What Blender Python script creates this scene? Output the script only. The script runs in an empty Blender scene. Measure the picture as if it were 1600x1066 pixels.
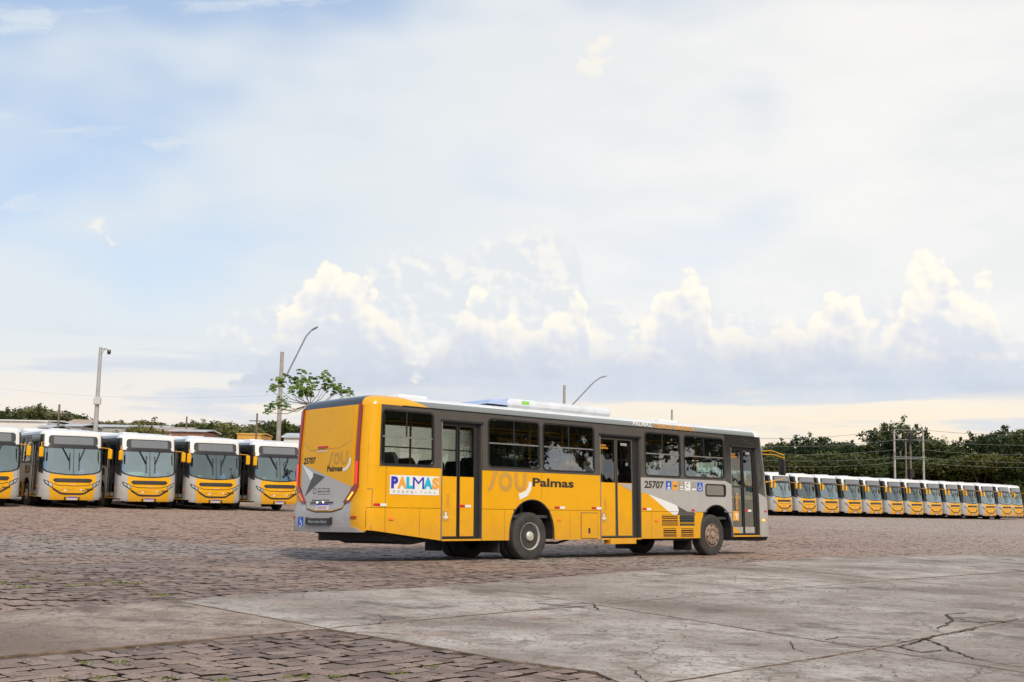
import bpy, bmesh, math, random
import numpy as np
from mathutils import Vector, Matrix
from mathutils.geometry import tessellate_polygon
random.seed(7); rng = np.random.default_rng(7)
sc = bpy.context.scene
col = sc.collection
rad = math.radians

# ---------------------------------------------------------------- camera
FPX, HOR, EYE, ROLL = 1850.0, 765.0, 1.49, rad(1.2)      # focal length and horizon in photo pixels
PITCH = math.atan((HOR - 533) / FPX)
fw = Vector((0, math.cos(PITCH), math.sin(PITCH))); up0 = Vector((0, -math.sin(PITCH), math.cos(PITCH)))
rt = Vector((1, 0, 0)) * math.cos(ROLL) + up0 * math.sin(ROLL)
up = Vector((-1, 0, 0)) * math.sin(ROLL) + up0 * math.cos(ROLL)
cam = bpy.data.cameras.new('camera'); camo = bpy.data.objects.new('camera', cam); col.objects.link(camo)
camo.matrix_world = Matrix(((rt.x, up.x, -fw.x, 0), (rt.y, up.y, -fw.y, 0), (rt.z, up.z, -fw.z, EYE), (0, 0, 0, 1)))
cam.sensor_width = 36; cam.lens = FPX / 1600 * 36; cam.clip_start = .1; cam.clip_end = 6000
sc.camera = camo
def at(px, py, Y):                                        # world point at depth Y seen at a photo pixel
    d = rt * ((px - 800) / FPX) + up * ((533 - py) / FPX) + fw
    return Vector((0, 0, EYE)) + d * (Y / d.y)
sc.view_settings.view_transform = 'Standard'; sc.view_settings.look = 'None'
sc.view_settings.exposure = 0.0; sc.view_settings.gamma = 1; sc.view_settings.use_curve_mapping = False
sc.cycles.use_denoising = True
sc.cycles.max_bounces = 8; sc.cycles.transparent_max_bounces = 16; sc.cycles.sample_clamp_indirect = 8

# ---------------------------------------------------------------- node helpers
def nd(t, typ, ins=None, **props):
    n = t.nodes.new(typ)
    for k, v in props.items(): setattr(n, k, v)
    for k, v in (ins or {}).items():
        s = n.inputs[k]
        if isinstance(v, bpy.types.NodeSocket): t.links.new(v, s)
        else: s.default_value = v
    return n
def mt(t, op, a, b=0.0, c=0.0, clamp=False):
    n = nd(t, 'ShaderNodeMath', {0: a, 1: b, 2: c}, operation=op); n.use_clamp = clamp
    return n.outputs[0]
def mr(t, v, a, b, c=0.0, d=1.0, smooth=True):
    return nd(t, 'ShaderNodeMapRange', {0: v, 1: a, 2: b, 3: c, 4: d}, interpolation_type='SMOOTHSTEP' if smooth else 'LINEAR').outputs[0]
def mixc(t, f, a, b, blend='MIX'):
    n = nd(t, 'ShaderNodeMix', {0: f}, data_type='RGBA', blend_type=blend)
    for i, v in ((6, a), (7, b)):
        if isinstance(v, bpy.types.NodeSocket): t.links.new(v, n.inputs[i])
        else: n.inputs[i].default_value = (*v[:3], 1)
    return n.outputs[2]
def noi(t, vec, scale, detail=4.0, rough=.55, out=0, **kw):
    return nd(t, 'ShaderNodeTexNoise', {'Vector': vec, 'Scale': scale, 'Detail': detail, 'Roughness': rough}, **kw).outputs[out]
def comb(t, x, y, z=0.0): return nd(t, 'ShaderNodeCombineXYZ', {0: x, 1: y, 2: z}).outputs[0]

# ---------------------------------------------------------------- sky
SUN_AZ, SUN_EL = 163.0, 42.0        # azimuth clockwise from the view direction: behind the camera, to the right
w = bpy.data.worlds.new('World'); sc.world = w; w.use_nodes = True
t = w.node_tree; t.nodes.clear()
SKY = 0.1
sky = nd(t, 'ShaderNodeTexSky', sky_type='NISHITA'); sky.sun_disc = False
sky.sun_elevation = rad(SUN_EL); sky.sun_rotation = rad(SUN_AZ); sky.altitude = 300; sky.dust_density = 1.6; sky.ozone_density = 1.5
d = nd(t, 'ShaderNodeVectorMath', {0: nd(t, 'ShaderNodeTexCoord').outputs['Generated']}, operation='NORMALIZE').outputs[0]
sp = nd(t, 'ShaderNodeSeparateXYZ', {0: d})
U = mt(t, 'ARCTAN2', sp.outputs[0], sp.outputs[1])
V = mt(t, 'ARCSINE', sp.outputs[2])
def sc10(c): return tuple(x / SKY for x in c)
UR = mt(t, 'DIVIDE', mt(t, 'PINGPONG', mt(t, 'ADD', U, .45), .9), .9)      # the cloud bank goes on all round the horizon
def profile(pts):                                                        # cloud-top height (radians) over azimuth
    n = nd(t, 'ShaderNodeFloatCurve', {1: UR})
    c = n.mapping.curves[0]; n.mapping.extend = 'HORIZONTAL'
    P = []
    for px, py in pts:
        az = math.atan((px - 800) / FPX / math.cos(PITCH)); el = (765 + .021 * (px - 800) - py) / FPX * math.cos(az) * 1.0
        P.append(((az + .45) / .9, max(0, el) * 4))
    P = [(0, P[0][1])] + P + [(1, P[-1][1])]
    while len(c.points) < len(P): c.points.new(.5, .5)
    for q, (x, y) in zip(c.points, P): q.location = (x, min(y, 1)); q.handle_type = 'AUTO_CLAMPED'
    n.mapping.update()
    return mt(t, 'DIVIDE', n.outputs[0], 4.0)
P2 = comb(t, U, mt(t, 'MULTIPLY', V, 1.15))
wn = nd(t, 'ShaderNodeVectorMath', {0: noi(t, P2, 22, 5, .6, out=1), 1: (.5, .5, .5)}, operation='SUBTRACT').outputs[0]
PW = nd(t, 'ShaderNodeVectorMath', {0: wn, 1: (.022, .022, .0), 2: P2}, operation='MULTIPLY_ADD').outputs[0]
def billow(off=None):
    p = PW if off is None else nd(t, 'ShaderNodeVectorMath', {0: PW, 1: off}, operation='ADD').outputs[0]
    v = [nd(t, 'ShaderNodeTexVoronoi', {'Vector': p, 'Scale': s_, 'Detail': 0.0}, feature='F1', voronoi_dimensions='2D').outputs[0] for s_ in (17, 41, 97)]
    s_ = mt(t, 'MULTIPLY_ADD', v[0], .55, mt(t, 'MULTIPLY_ADD', v[1], .33, mt(t, 'MULTIPLY', v[2], .2)))
    return mt(t, 'SUBTRACT', 1.0, s_)
B0 = billow(); B1 = billow((.005, .006, 0))
relief = mt(t, 'SUBTRACT', B0, B1)
nA = noi(t, P2, 7, 5, .6); nB = noi(t, P2, 26, 6, .62)
# blue sky, thinned by a high white veil with some gaps
blue = mixc(t, .55, nd(t, 'ShaderNodeVectorMath', {0: sky.outputs[0], 1: (1.6, 1.6, 1.6)}, operation='MULTIPLY').outputs[0], sc10((.55, .68, .86)))
cov = noi(t, comb(t, mt(t, 'ADD', U, .35), mt(t, 'MULTIPLY', V, 2.2), .8), 3.0, 3, .5)
veil = mr(t, mt(t, 'ADD', mt(t, 'ADD', cov, mt(t, 'MULTIPLY', U, .32)), mt(t, 'MULTIPLY', V, -.95)), -.04, .24)
ci = noi(t, nd(t, 'ShaderNodeVectorMath', {0: wn, 1: (.25, .1, 0), 2: comb(t, mt(t, 'MULTIPLY_ADD', V, .8, mt(t, 'MULTIPLY', U, 1.6)), mt(t, 'MULTIPLY_ADD', U, -1.6, mt(t, 'MULTIPLY', V, 9.0)))}, operation='MULTIPLY_ADD').outputs[0], 3.2, 7, .62)
veil = mt(t, 'MAXIMUM', veil, mt(t, 'MULTIPLY', mr(t, ci, .48, .72), .85))
greyw = mixc(t, mr(t, noi(t, comb(t, U, mt(t, 'MULTIPLY', V, 2.5), 2.0), 5.0, 5, .55), .35, .68), sc10((.86, .865, .85)), sc10((.95, .93, .89)))
greyw = mixc(t, mr(t, U, -.35, .25), sc10((.745, .80, .835)), greyw)
c = mixc(t, mt(t, 'MULTIPLY', veil, .96), blue, greyw)
c = mixc(t, .06, c, sky.outputs[0], 'ADD')
# warm glow low over the horizon
warm = mixc(t, mr(t, U, -.4, .3), sc10((.97, .88, .78)), sc10((1.02, .88, .68)))
c = mixc(t, mr(t, mt(t, 'ADD', V, mt(t, 'MULTIPLY', mt(t, 'SUBTRACT', nA, .5), .03)), .135, .03), c, warm)
# far soft cloud mass
T2 = profile([(0, 620), (100, 600), (200, 585), (300, 545), (370, 490), (430, 470), (500, 430), (600, 395), (700, 385), (800, 352), (890, 365), (930, 470), (1020, 480), (1150, 470), (1300, 500), (1420, 450), (1560, 490), (1650, 520)])
D2 = mt(t, 'ADD', mt(t, 'SUBTRACT', T2, V), mt(t, 'MULTIPLY_ADD', nB, .045, mt(t, 'MULTIPLY_ADD', B0, .03, -.04)))
A2 = mt(t, 'MULTIPLY', mr(t, D2, -.004, .016), mr(t, V, .085, .105))
c2 = mixc(t, mr(t, mt(t, 'MULTIPLY_ADD', relief, .8, nB), .42, .68), sc10((.77, .81, .86)), sc10((.99, .95, .88)))
c = mixc(t, mt(t, 'MULTIPLY', A2, .6), c, c2)
# near bright cumulus towers
T1 = profile([(0, 640), (300, 625), (400, 560), (450, 480), (480, 440), (540, 405), (575, 450), (620, 492), (660, 560), (700, 500), (735, 462), (770, 505), (840, 500), (890, 452), (915, 470), (930, 545), (1000, 520), (1020, 460), (1045, 436), (1105, 462), (1125, 530), (1165, 508), (1215, 525), (1260, 520), (1290, 468), (1340, 480), (1372, 510), (1400, 480), (1440, 418), (1475, 412), (1500, 455), (1535, 448), (1565, 500), (1590, 545), (1680, 540)])
D1 = mt(t, 'ADD', mt(t, 'SUBTRACT', T1, V), mt(t, 'MULTIPLY_ADD', nB, .030, mt(t, 'MULTIPLY_ADD', B0, .075, -.057)))
A1 = mr(t, D1, -.003, .008)
base_f = mr(t, mt(t, 'MULTIPLY_ADD', mt(t, 'SUBTRACT', nA, .5), .06, V), .085, .15)
edge = mr(t, D1, .045, .0)
lit = mt(t, 'MULTIPLY', mr(t, mt(t, 'ADD', mt(t, 'MULTIPLY', relief, 1.2), mt(t, 'MULTIPLY_ADD', edge, .42, mt(t, 'MULTIPLY', B0, .25))), .02, .62), 1.0, clamp=True)
top = mixc(t, lit, sc10((.78, .81, .87)), sc10((1.06, 1.0, .88)))
body = mixc(t, base_f, mixc(t, nB, sc10((.50, .60, .76)), sc10((.76, .77, .82))), top)
c = mixc(t, mt(t, 'MULTIPLY', A1, mr(t, mt(t, 'MULTIPLY_ADD', mt(t, 'SUBTRACT', nA, .5), .03, V), .072, .088, 0, .93)), c, body)
# flat bluish streaks under the bank
st = noi(t, nd(t, 'ShaderNodeVectorMath', {0: wn, 1: (.05, .02, 0), 2: comb(t, mt(t, 'MULTIPLY', U, 1.0), mt(t, 'MULTIPLY', V, 11.0), 4.3)}, operation='MULTIPLY_ADD').outputs[0], 5.5, 5, .55)
stm = mt(t, 'MULTIPLY', mr(t, st, .46, .60), mt(t, 'MULTIPLY', mr(t, V, .03, .06), mr(t, V, .135, .09)))
c = mixc(t, mt(t, 'MULTIPLY', stm, .8), c, mixc(t, nB, sc10((.58, .67, .80)), sc10((.78, .81, .86))))
# a few small detached puffs higher up
pf = noi(t, nd(t, 'ShaderNodeVectorMath', {0: wn, 1: (.05, .05, 0), 2: comb(t, U, mt(t, 'MULTIPLY', V, 1.6), 9.1)}, operation='MULTIPLY_ADD').outputs[0], 11, 4, .55)
pm = mt(t, 'MULTIPLY', mr(t, pf, .685, .74), mt(t, 'MULTIPLY', mr(t, V, .15, .2), mr(t, V, .5, .4)))
c = mixc(t, mt(t, 'MULTIPLY', pm, .75), c, sc10((.97, .92, .85)))
bg = nd(t, 'ShaderNodeBackground', {0: c, 1: SKY})
t.links.new(bg.outputs[0], nd(t, 'ShaderNodeOutputWorld').inputs[0])
# ---------------------------------------------------------------- sun (veiled, soft)
sl = bpy.data.lights.new('sun', 'SUN'); sl.energy = 2.7; sl.angle = rad(9); sl.color = (1, .87, .69)
so = bpy.data.objects.new('sun', sl); col.objects.link(so)
sd = Vector((math.sin(rad(SUN_AZ)) * math.cos(rad(SUN_EL)), math.cos(rad(SUN_AZ)) * math.cos(rad(SUN_EL)), math.sin(rad(SUN_EL))))
so.rotation_euler = sd.to_track_quat('Z', 'Y').to_euler(); so.location = (30, -30, 40)

# ---------------------------------------------------------------- materials
MATS = {}
def M(name, c, rough=.5, metal=0.0, coat=0.0, var=.08, scale=2.5, bump=0.0, bscale=30.0, emit=None, es=0.0, dirt=0.0, spec=.5):
    if name in MATS: return MATS[name]
    m = bpy.data.materials.new(name); m.use_nodes = True; t = m.node_tree
    b = t.nodes['Principled BSDF']; tc = nd(t, 'ShaderNodeTexCoord').outputs['Object']
    n1 = noi(t, tc, scale, 5, .6)
    cc = mixc(t, mr(t, n1, .3, .7), tuple(x * (1 - var) for x in c), tuple(min(x * (1 + var), .98) for x in c))
    if dirt:
        z = nd(t, 'ShaderNodeSeparateXYZ', {0: tc}).outputs[2]
        f = mt(t, 'MULTIPLY', mr(t, mt(t, 'MULTIPLY_ADD', noi(t, tc, 6, 5, .65), .9, mt(t, 'MULTIPLY', z, -.75)), -.5, .25), dirt)
        cc = mixc(t, f, cc, (.20, .13, .09))
        t.links.new(mt(t, 'MULTIPLY_ADD', f, .4, rough), b.inputs['Roughness'])
    else:
        t.links.new(mt(t, 'MULTIPLY_ADD', n1, .14, max(rough - .07, .02)), b.inputs['Roughness'])
    t.links.new(cc, b.inputs['Base Color'])
    b.inputs['Metallic'].default_value = metal; b.inputs['Coat Weight'].default_value = coat; b.inputs['Coat Roughness'].default_value = .06
    b.inputs['Specular IOR Level'].default_value = spec
    if bump:
        t.links.new(nd(t, 'ShaderNodeBump', {'Strength': bump, 'Distance': .02, 'Height': noi(t, tc, bscale, 5, .6)}).outputs[0], b.inputs['Normal'])
    if emit:
        b.inputs['Emission Color'].default_value = (*emit, 1); b.inputs['Emission Strength'].default_value = es
    MATS[name] = m; return m
def glass(name, tint, refl, rough=.01, gcol=(1, 1, 1), wav=.035, ws=2.2, vr=0.0):
    if name in MATS: return MATS[name]
    m = bpy.data.materials.new(name); m.use_nodes = True; t = m.node_tree; t.nodes.remove(t.nodes['Principled BSDF'])
    tr = nd(t, 'ShaderNodeBsdfTransparent', {0: (*tint, 1)}); gl = nd(t, 'ShaderNodeBsdfGlossy', {0: (*gcol, 1), 1: rough})
    tc = nd(t, 'ShaderNodeTexCoord').outputs['Object']
    bp = nd(t, 'ShaderNodeBump', {'Strength': wav, 'Distance': .05, 'Height': noi(t, tc, ws, 2, .5)}).outputs[0]
    t.links.new(bp, gl.inputs['Normal'])
    fr = nd(t, 'ShaderNodeFresnel', {0: 1.5}).outputs[0]
    refl = mt(t, 'MULTIPLY_ADD', nd(t, 'ShaderNodeObjectInfo').outputs['Random'], vr, refl)
    mx = nd(t, 'ShaderNodeMixShader', {0: mt(t, 'ADD', mt(t, 'MULTIPLY', fr, 1.3), refl, clamp=True), 1: tr.outputs[0], 2: gl.outputs[0]})
    t.links.new(mx.outputs[0], t.nodes['Material Output'].inputs[0]); MATS[name] = m; return m
YEL = M('yellow_paint', (.82, .40, .001), .38, coat=.16, var=.03, dirt=.22, spec=.3, bump=.05, bscale=1.6)
SIL = M('silver_paint', (.43, .42, .415), .40, coat=.3, var=.04, dirt=.25)
WHT = M('white_paint', (.80, .81, .82), .35, coat=.3, var=.03)
GRY = M('dark_grey_paint', (.085, .078, .07), .4, coat=.2, var=.06)
BLK = M('black_trim', (.022, .022, .024), .38, var=.1)
BLKP = M('black_paint', (.03, .029, .027), .16, coat=.8, var=.06)
RUB = M('rubber', (.045, .043, .041), .75, var=.25, scale=7, bump=.2, bscale=60)
UND = M('undercarriage', (.018, .017, .016), .8, var=.3)
RIMM = M('steel_rim', (.58, .55, .51), .42, metal=.3, var=.25, scale=9)
RIMF = M('dusty_rim', (.33, .25, .20), .6, metal=.3, var=.3, scale=9)
ALU = M('aluminium', (.42, .42, .42), .38, metal=.8)
CRM = M('chrome', (.7, .7, .7), .12, metal=1)
WDEC = M('white_vinyl', (.82, .83, .83), .4, var=.02)
TAN = M('tan_vinyl', (.58, .315, .06), .4, var=.05)
DKG = M('charcoal_vinyl', (.075, .085, .09), .4, var=.05)
CHR = M('lettering_black', (.035, .03, .025), .4, var=.05)
BLU = M('blue_vinyl', (.015, .10, .55), .4, var=.05)
IND = M('indigo_vinyl', (.045, .03, .50), .4, var=.03)
CYA = M('cyan_vinyl', (.01, .48, .70), .4, var=.03)
ORG = M('orange_vinyl', (.85, .38, .04), .4, var=.03)
GRV = M('grey_vinyl', (.30, .34, .36), .4, var=.05)
RED = M('red_reflector', (.55, .02, .02), .25, var=.05)
REDL = M('tail_lamp_red', (.25, .01, .015), .2, coat=.6, var=.05)
REDLIT = M('lit_red_lamp', (.8, .02, .03), .3, emit=(1, .03, .05), es=.9)
AMB = M('lit_amber_lamp', (.9, .35, .02), .3, emit=(1, .42, .04), es=1.6)
AMBO = M('amber_marker', (.85, .16, .02), .25, coat=.5, emit=(1, .2, .03), es=.35)
PLT = M('plate_white', (.72, .70, .74), .4)
GLS = glass('bus_glass', (.70, .75, .72), .17)
GLD = glass('door_glass', (.64, .70, .67), .07)
GLW = glass('windshield_glass', (.50, .70, .66), .10, gcol=(.82, .98, 1), wav=.5, ws=1.0, vr=.22)
GLQ = glass('dark_glass', (.06, .07, .07), .16)
GLSGN = glass('sign_glass', (.16, .19, .18), .22)
INT = M('interior_panel', (.24, .25, .25), .6)
INTF = M('interior_floor', (.05, .055, .06), .7)
SEAT = M('seat_fabric', (.06, .08, .13), .8, var=.2, scale=20)
SEATG = M('seat_shell_grey', (.32, .34, .37), .6)
HRL = M('handrail_yellow', (.75, .36, .02), .35)
LMPH = M('headlamp_glass', (.55, .58, .60), .12, metal=.4, coat=.8)

# ---------------------------------------------------------------- object helpers
def obj(name, verts, faces, mat, parent=None, smooth=0, link=True):
    me = bpy.data.meshes.new(name); me.from_pydata([tuple(v) for v in verts], [], faces)
    for m in (mat if isinstance(mat, (list, tuple)) else [mat]): me.materials.append(m)
    if smooth:
        me.shade_smooth()
        if smooth < 180: me.set_sharp_from_angle(angle=rad(smooth))
    o = bpy.data.objects.new(name, me); o.parent = parent
    if link: col.objects.link(o)
    return o
def tag(o, label=None, cat=None, group=None, kind=None):
    for k, v in (('label', label), ('category', cat), ('group', group), ('kind', kind)):
        if v: o[k] = v
    return o
def empty(name, loc=(0, 0, 0), rz=0.0):
    o = bpy.data.objects.new(name, None); o.location = loc; o.rotation_euler = (0, 0, rz); o.empty_display_size = .2; col.objects.link(o); return o
def copy_tree(o, parent=None):
    c = o.copy(); col.objects.link(c); c.parent = parent
    for ch in list(o.children): copy_tree(ch, c)
    return c
class MB:
    def __init__(s): s.v = []; s.f = []
    def add(s, vs, fs):
        n = len(s.v); s.v += [tuple(v) for v in vs]; s.f += [tuple(n + i for i in f) for f in fs]; return s
    def box(s, c, h, rz=0.0, ch=0.0):
        x, y, z = h; b = min(ch, x * .9, y * .9, z * .9)
        co, si = math.cos(rz), math.sin(rz)
        if b <= 0:
            P = [(i * x, j * y, k * z) for i in (-1, 1) for j in (-1, 1) for k in (-1, 1)]
            F = [(0, 1, 3, 2), (4, 6, 7, 5), (0, 4, 5, 1), (2, 3, 7, 6), (0, 2, 6, 4), (1, 5, 7, 3)]
        else:
            P = []; R8 = [(-1, -1), (1, -1), (1, 1), (-1, 1)]
            for zz, ins in ((-z, b), (-z + b, 0), (z - b, 0), (z, b)):
                for i, j in R8:
                    q = ((i * (x - ins), j * (y - ins - b * (ins == 0))), (i * (x - ins - b * (ins == 0)), j * (y - ins)))
                    if i * j < 0: q = q[::-1]
                    P += [(*a, zz) for a in q]
            F = [tuple(range(7, -1, -1)), tuple(range(24, 32))]
            for r in range(3): F += [(r * 8 + i, r * 8 + (i + 1) % 8, r * 8 + 8 + (i + 1) % 8, r * 8 + 8 + i) for i in range(8)]
        return s.add([(c[0] + p[0] * co - p[1] * si, c[1] + p[0] * si + p[1] * co, c[2] + p[2]) for p in P], F)
    def tube(s, pts, r, n=8, r2=None):
        pts = [Vector(p) for p in pts]; L = len(pts); V = []
        ref = None
        for i, p in enumerate(pts):
            d = (pts[min(i + 1, L - 1)] - pts[max(i - 1, 0)]).normalized()
            if ref is None: ref = d.orthogonal().normalized()
            a = (ref - d * ref.dot(d)).normalized(); ref = a; b = d.cross(a)
            rr = r if r2 is None else r + (r2 - r) * i / (L - 1)
            V += [p + (a * math.cos(2 * math.pi * k / n) + b * math.sin(2 * math.pi * k / n)) * rr for k in range(n)]
        F = [(i * n + k, i * n + (k + 1) % n, i * n + n + (k + 1) % n, i * n + n + k) for i in range(L - 1) for k in range(n)]
        F += [tuple(range(n - 1, -1, -1)), tuple(range((L - 1) * n, L * n))]
        return s.add(V, F)
    def lathe(s, prof, c, n=32, sgn=1):           # profile of (radius, offset along local y)
        V = [(c[0] + r * math.cos(2 * math.pi * k / n), c[1] + sgn * o, c[2] + r * math.sin(2 * math.pi * k / n)) for r, o in prof for k in range(n)]
        F = [(i * n + k, i * n + (k + 1) % n, i * n + n + (k + 1) % n, i * n + n + k) for i in range(len(prof) - 1) for k in range(n)]
        F += [tuple(range((len(prof) - 1) * n, len(prof) * n))] if prof[-1][0] > .001 else []
        if sgn < 0: F = [f[::-1] for f in F]
        return s.add(V, F)
    def build(s, name, mat, parent=None, smooth=0): return obj(name, s.v, s.f, mat, parent, smooth)
# ---------------------------------------------------------------- bus: surfaces
L, W, RR, RF, ZC = 13.45, 2.55, .30, .40, 3.03       # length, width, corner radii, height of the cant rail
K45 = 1 - math.sqrt(.5)
FBZ = ([.3, .45, .9, 1.15, 1.4, 2.0, 2.5, 2.62, 3.03, 3.4], [.05, 0, 0, .02, .05, .14, .23, .25, .33, .42])
RBZ = ([.6, .72, 1.0, 1.12, 2.2, 3.03, 3.4], [.02, 0, .0, .02, .04, .10, .16])
def lerp(tab, z): return float(np.interp(z, tab[0], tab[1]))
def post(s, y, z):
    df = min(max((s - (L - 1.3)) / 1.3, 0), 1) ** 1.5; dr = min(max((1.0 - s) / 1.0, 0), 1) ** 1.5
    k = (y / (W / 2)) ** 2
    s2 = s - (.11 * k + lerp(FBZ, z)) * df + (.04 * k + lerp(RBZ, z)) * dr
    th = max(z - 1.85, 0) / 1.2 * .018
    return (s2, y * (1 - th), z)
def corner(x, r): return r - math.sqrt(max(r * r - (r - x) ** 2, 0)) if x < r else 0.0
def base(sf, u, z):
    if sf in 'RL':
        c = corner(max(u, 0), RR) + corner(max(L - u, 0), RF)
        return post(u, (-1 if sf == 'R' else 1) * (W / 2 - c), z)
    y = u - W / 2; e = max(W / 2 - abs(y), 0)
    return post(corner(e, RR), y, z) if sf == 'B' else post(L - corner(e, RF), y, z)
def P(sf, u, z, off=0.0):
    p = Vector(base(sf, u, z))
    if off == 0: return p
    e = .004
    du = Vector(base(sf, u + e, z)) - Vector(base(sf, u - e, z)); dz = Vector(base(sf, u, z + e)) - Vector(base(sf, u, z - e))
    n = du.cross(dz) if sf in 'RF' else dz.cross(du)
    return p + n.normalized() * off
def rrect(u0, u1, z0, z1, r=.1, n=5):
    r = min(r, (u1 - u0) / 2.01, (z1 - z0) / 2.01); o = []
    for cx, cz, a in ((u1 - r, z0 + r, -90), (u1 - r, z1 - r, 0), (u0 + r, z1 - r, 90), (u0 + r, z0 + r, 180)):
        o += [(cx + r * math.cos(rad(a + 90 * i / n)), cz + r * math.sin(rad(a + 90 * i / n))) for i in range(n + 1)]
    return o
def rect(u0, u1, z0, z1): return [(u0, z0), (u1, z0), (u1, z1), (u0, z1)]
def stroke(pts, wd):
    A = []; B = []
    for i, p in enumerate(pts):
        a = Vector(pts[max(i - 1, 0)]); b = Vector(pts[min(i + 1, len(pts) - 1)]); d_ = (b - a).normalized(); n = Vector((-d_.y, d_.x))
        wi = wd if not isinstance(wd, (list, tuple)) else wd[i]
        A.append(tuple(Vector(p) + n * wi / 2)); B.append(tuple(Vector(p) - n * wi / 2))
    return A + B[::-1]
def arc(cx, cz, rx, rz, a0, a1, n=14): return [(cx + rx * math.cos(rad(a0 + (a1 - a0) * i / n)), cz + rz * math.sin(rad(a0 + (a1 - a0) * i / n))) for i in range(n + 1)]
def tess(polys):
    """polys: list of (outline, holes) -> 2-D bmesh"""
    bm = bmesh.new()
    for out, holes in polys:
        loops = [[Vector((x, y, 0)) for x, y in l] for l in [out] + list(holes)]
        vs = [bm.verts.new(v) for l in loops for v in l]
        for tr in tessellate_polygon(loops):
            try: bm.faces.new([vs[i] for i in tr])
            except ValueError: pass
    bmesh.ops.recalc_face_normals(bm, faces=bm.faces)
    for f in bm.faces:
        if f.normal.z < 0: f.normal_flip()
    return bm
def cuts_for(sf, u0, u1, z0, z1, step=None):
    cu = []; cz = []
    if sf in 'RL':
        cu = [x for x in [.03, .06, .09, .13, .18, .24] + [L - x for x in (.04, .08, .13, .19, .27, .36, .5, .7, 1.0)]]
        cz = [1.15, 1.4, 2.0, 2.5, 2.62, 2.85] if u1 > L - 1.3 or u0 < 1 else []
    else:
        cu = [e for x in (.04, .08, .12, .17, .23, .32, .45, .65, .9) for e in (x, W - x)] + [W / 2]
        cz = [.45, .9, 1.15, 1.4, 2.0, 2.5, 2.62, 2.85] if sf == 'F' else [.72, 1.0, 1.12, 2.2]
    return [x for x in cu if u0 < x < u1], [x for x in cz if z0 < x < z1]
def map_bm(bm, name, sf, off, thick, mat, parent, smooth=30):
    us = [v.co.x for v in bm.verts]; zs = [v.co.y for v in bm.verts]
    if not us: return None
    cu, cz = cuts_for(sf, min(us), max(us), min(zs), max(zs))
    for x in cu: bmesh.ops.bisect_plane(bm, geom=bm.verts[:] + bm.edges[:] + bm.faces[:], plane_co=(x, 0, 0), plane_no=(1, 0, 0), dist=1e-5)
    for y in cz: bmesh.ops.bisect_plane(bm, geom=bm.verts[:] + bm.edges[:] + bm.faces[:], plane_co=(0, y, 0), plane_no=(0, 1, 0), dist=1e-5)
    bm.verts.index_update()
    flip = sf in 'BL'
    V = [P(sf, v.co.x, v.co.y, off) for v in bm.verts]; n = len(V)
    F = [tuple(v.index for v in f.verts) for f in bm.faces]
    if flip: F = [f[::-1] for f in F]
    if thick:
        V += [P(sf, v.co.x, v.co.y, off - thick) for v in bm.verts]
        back = [tuple(n + i for i in f[::-1]) for f in F]
        for e in bm.edges:
            if len(e.link_faces) == 1:
                f = e.link_faces[0]; a, b = e.verts[0].index, e.verts[1].index
                ids = [v.index for v in f.verts]; k = ids.index(a)
                if ids[(k + 1) % len(ids)] != b: a, b = b, a
                q = (b, a, n + a, n + b); F.append(q[::-1] if flip else q)
        F += back
    bm.free()
    return obj(name, V, F, mat, parent, smooth)
def panel(name, sf, polys, mat, parent, off=0.0, thick=.03, smooth=30):
    if polys and isinstance(polys[0][0], (int, float)): polys = [(polys, [])]
    return map_bm(tess(polys), name, sf, off, thick, mat, parent, smooth)
def flatten(polys): return [(p, []) for p in polys]
FONT_CACHE = {}
def text_bm(s, bold):
    cu = bpy.data.curves.new('txt', 'FONT'); cu.body = s; cu.resolution_u = 3; cu.offset = bold; cu.fill_mode = 'FRONT'
    o = bpy.data.objects.new('txt', cu); me = bpy.data.meshes.new_from_object(o)
    bm = bmesh.new(); bm.from_mesh(me); bpy.data.objects.remove(o); bpy.data.curves.remove(cu); bpy.data.meshes.remove(me)
    return bm
def text(name, s, sf, box, mat, parent, off=.006, bold=.02, rot=0, shear=0.0):
    """lettering stretched to fill box=(u_start,u_end,z0,z1); on the rear u runs right to left"""
    bm = text_bm(s, bold)
    for v in bm.verts: v.co.x += shear * v.co.y
    if rot:
        for v in bm.verts: v.co.x, v.co.y = -v.co.y, v.co.x
    xs = [v.co.x for v in bm.verts]; ys = [v.co.y for v in bm.verts]
    x0, x1, y0, y1 = min(xs), max(xs), min(ys), max(ys); a, b, c_, d_ = box
    for v in bm.verts:
        v.co.x = a + (v.co.x - x0) / (x1 - x0) * (b - a); v.co.y = c_ + (v.co.y - y0) / (y1 - y0) * (d_ - c_); v.co.z = 0
    if b < a:
        for f in bm.faces: f.normal_flip()
    return map_bm(bm, name, sf, off, 0, mat, parent, 0)
def arch_path(c, r, h, zs, n=16):                      # wheel-arch opening traced from left to right above the sill
    o = []
    for i in range(n + 1):
        a = math.pi - math.pi * i / n; x = c + r * math.cos(a); z = zs + (h - zs) * abs(math.sin(a)) ** .75
        o.append((x, z))
    return o
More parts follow.
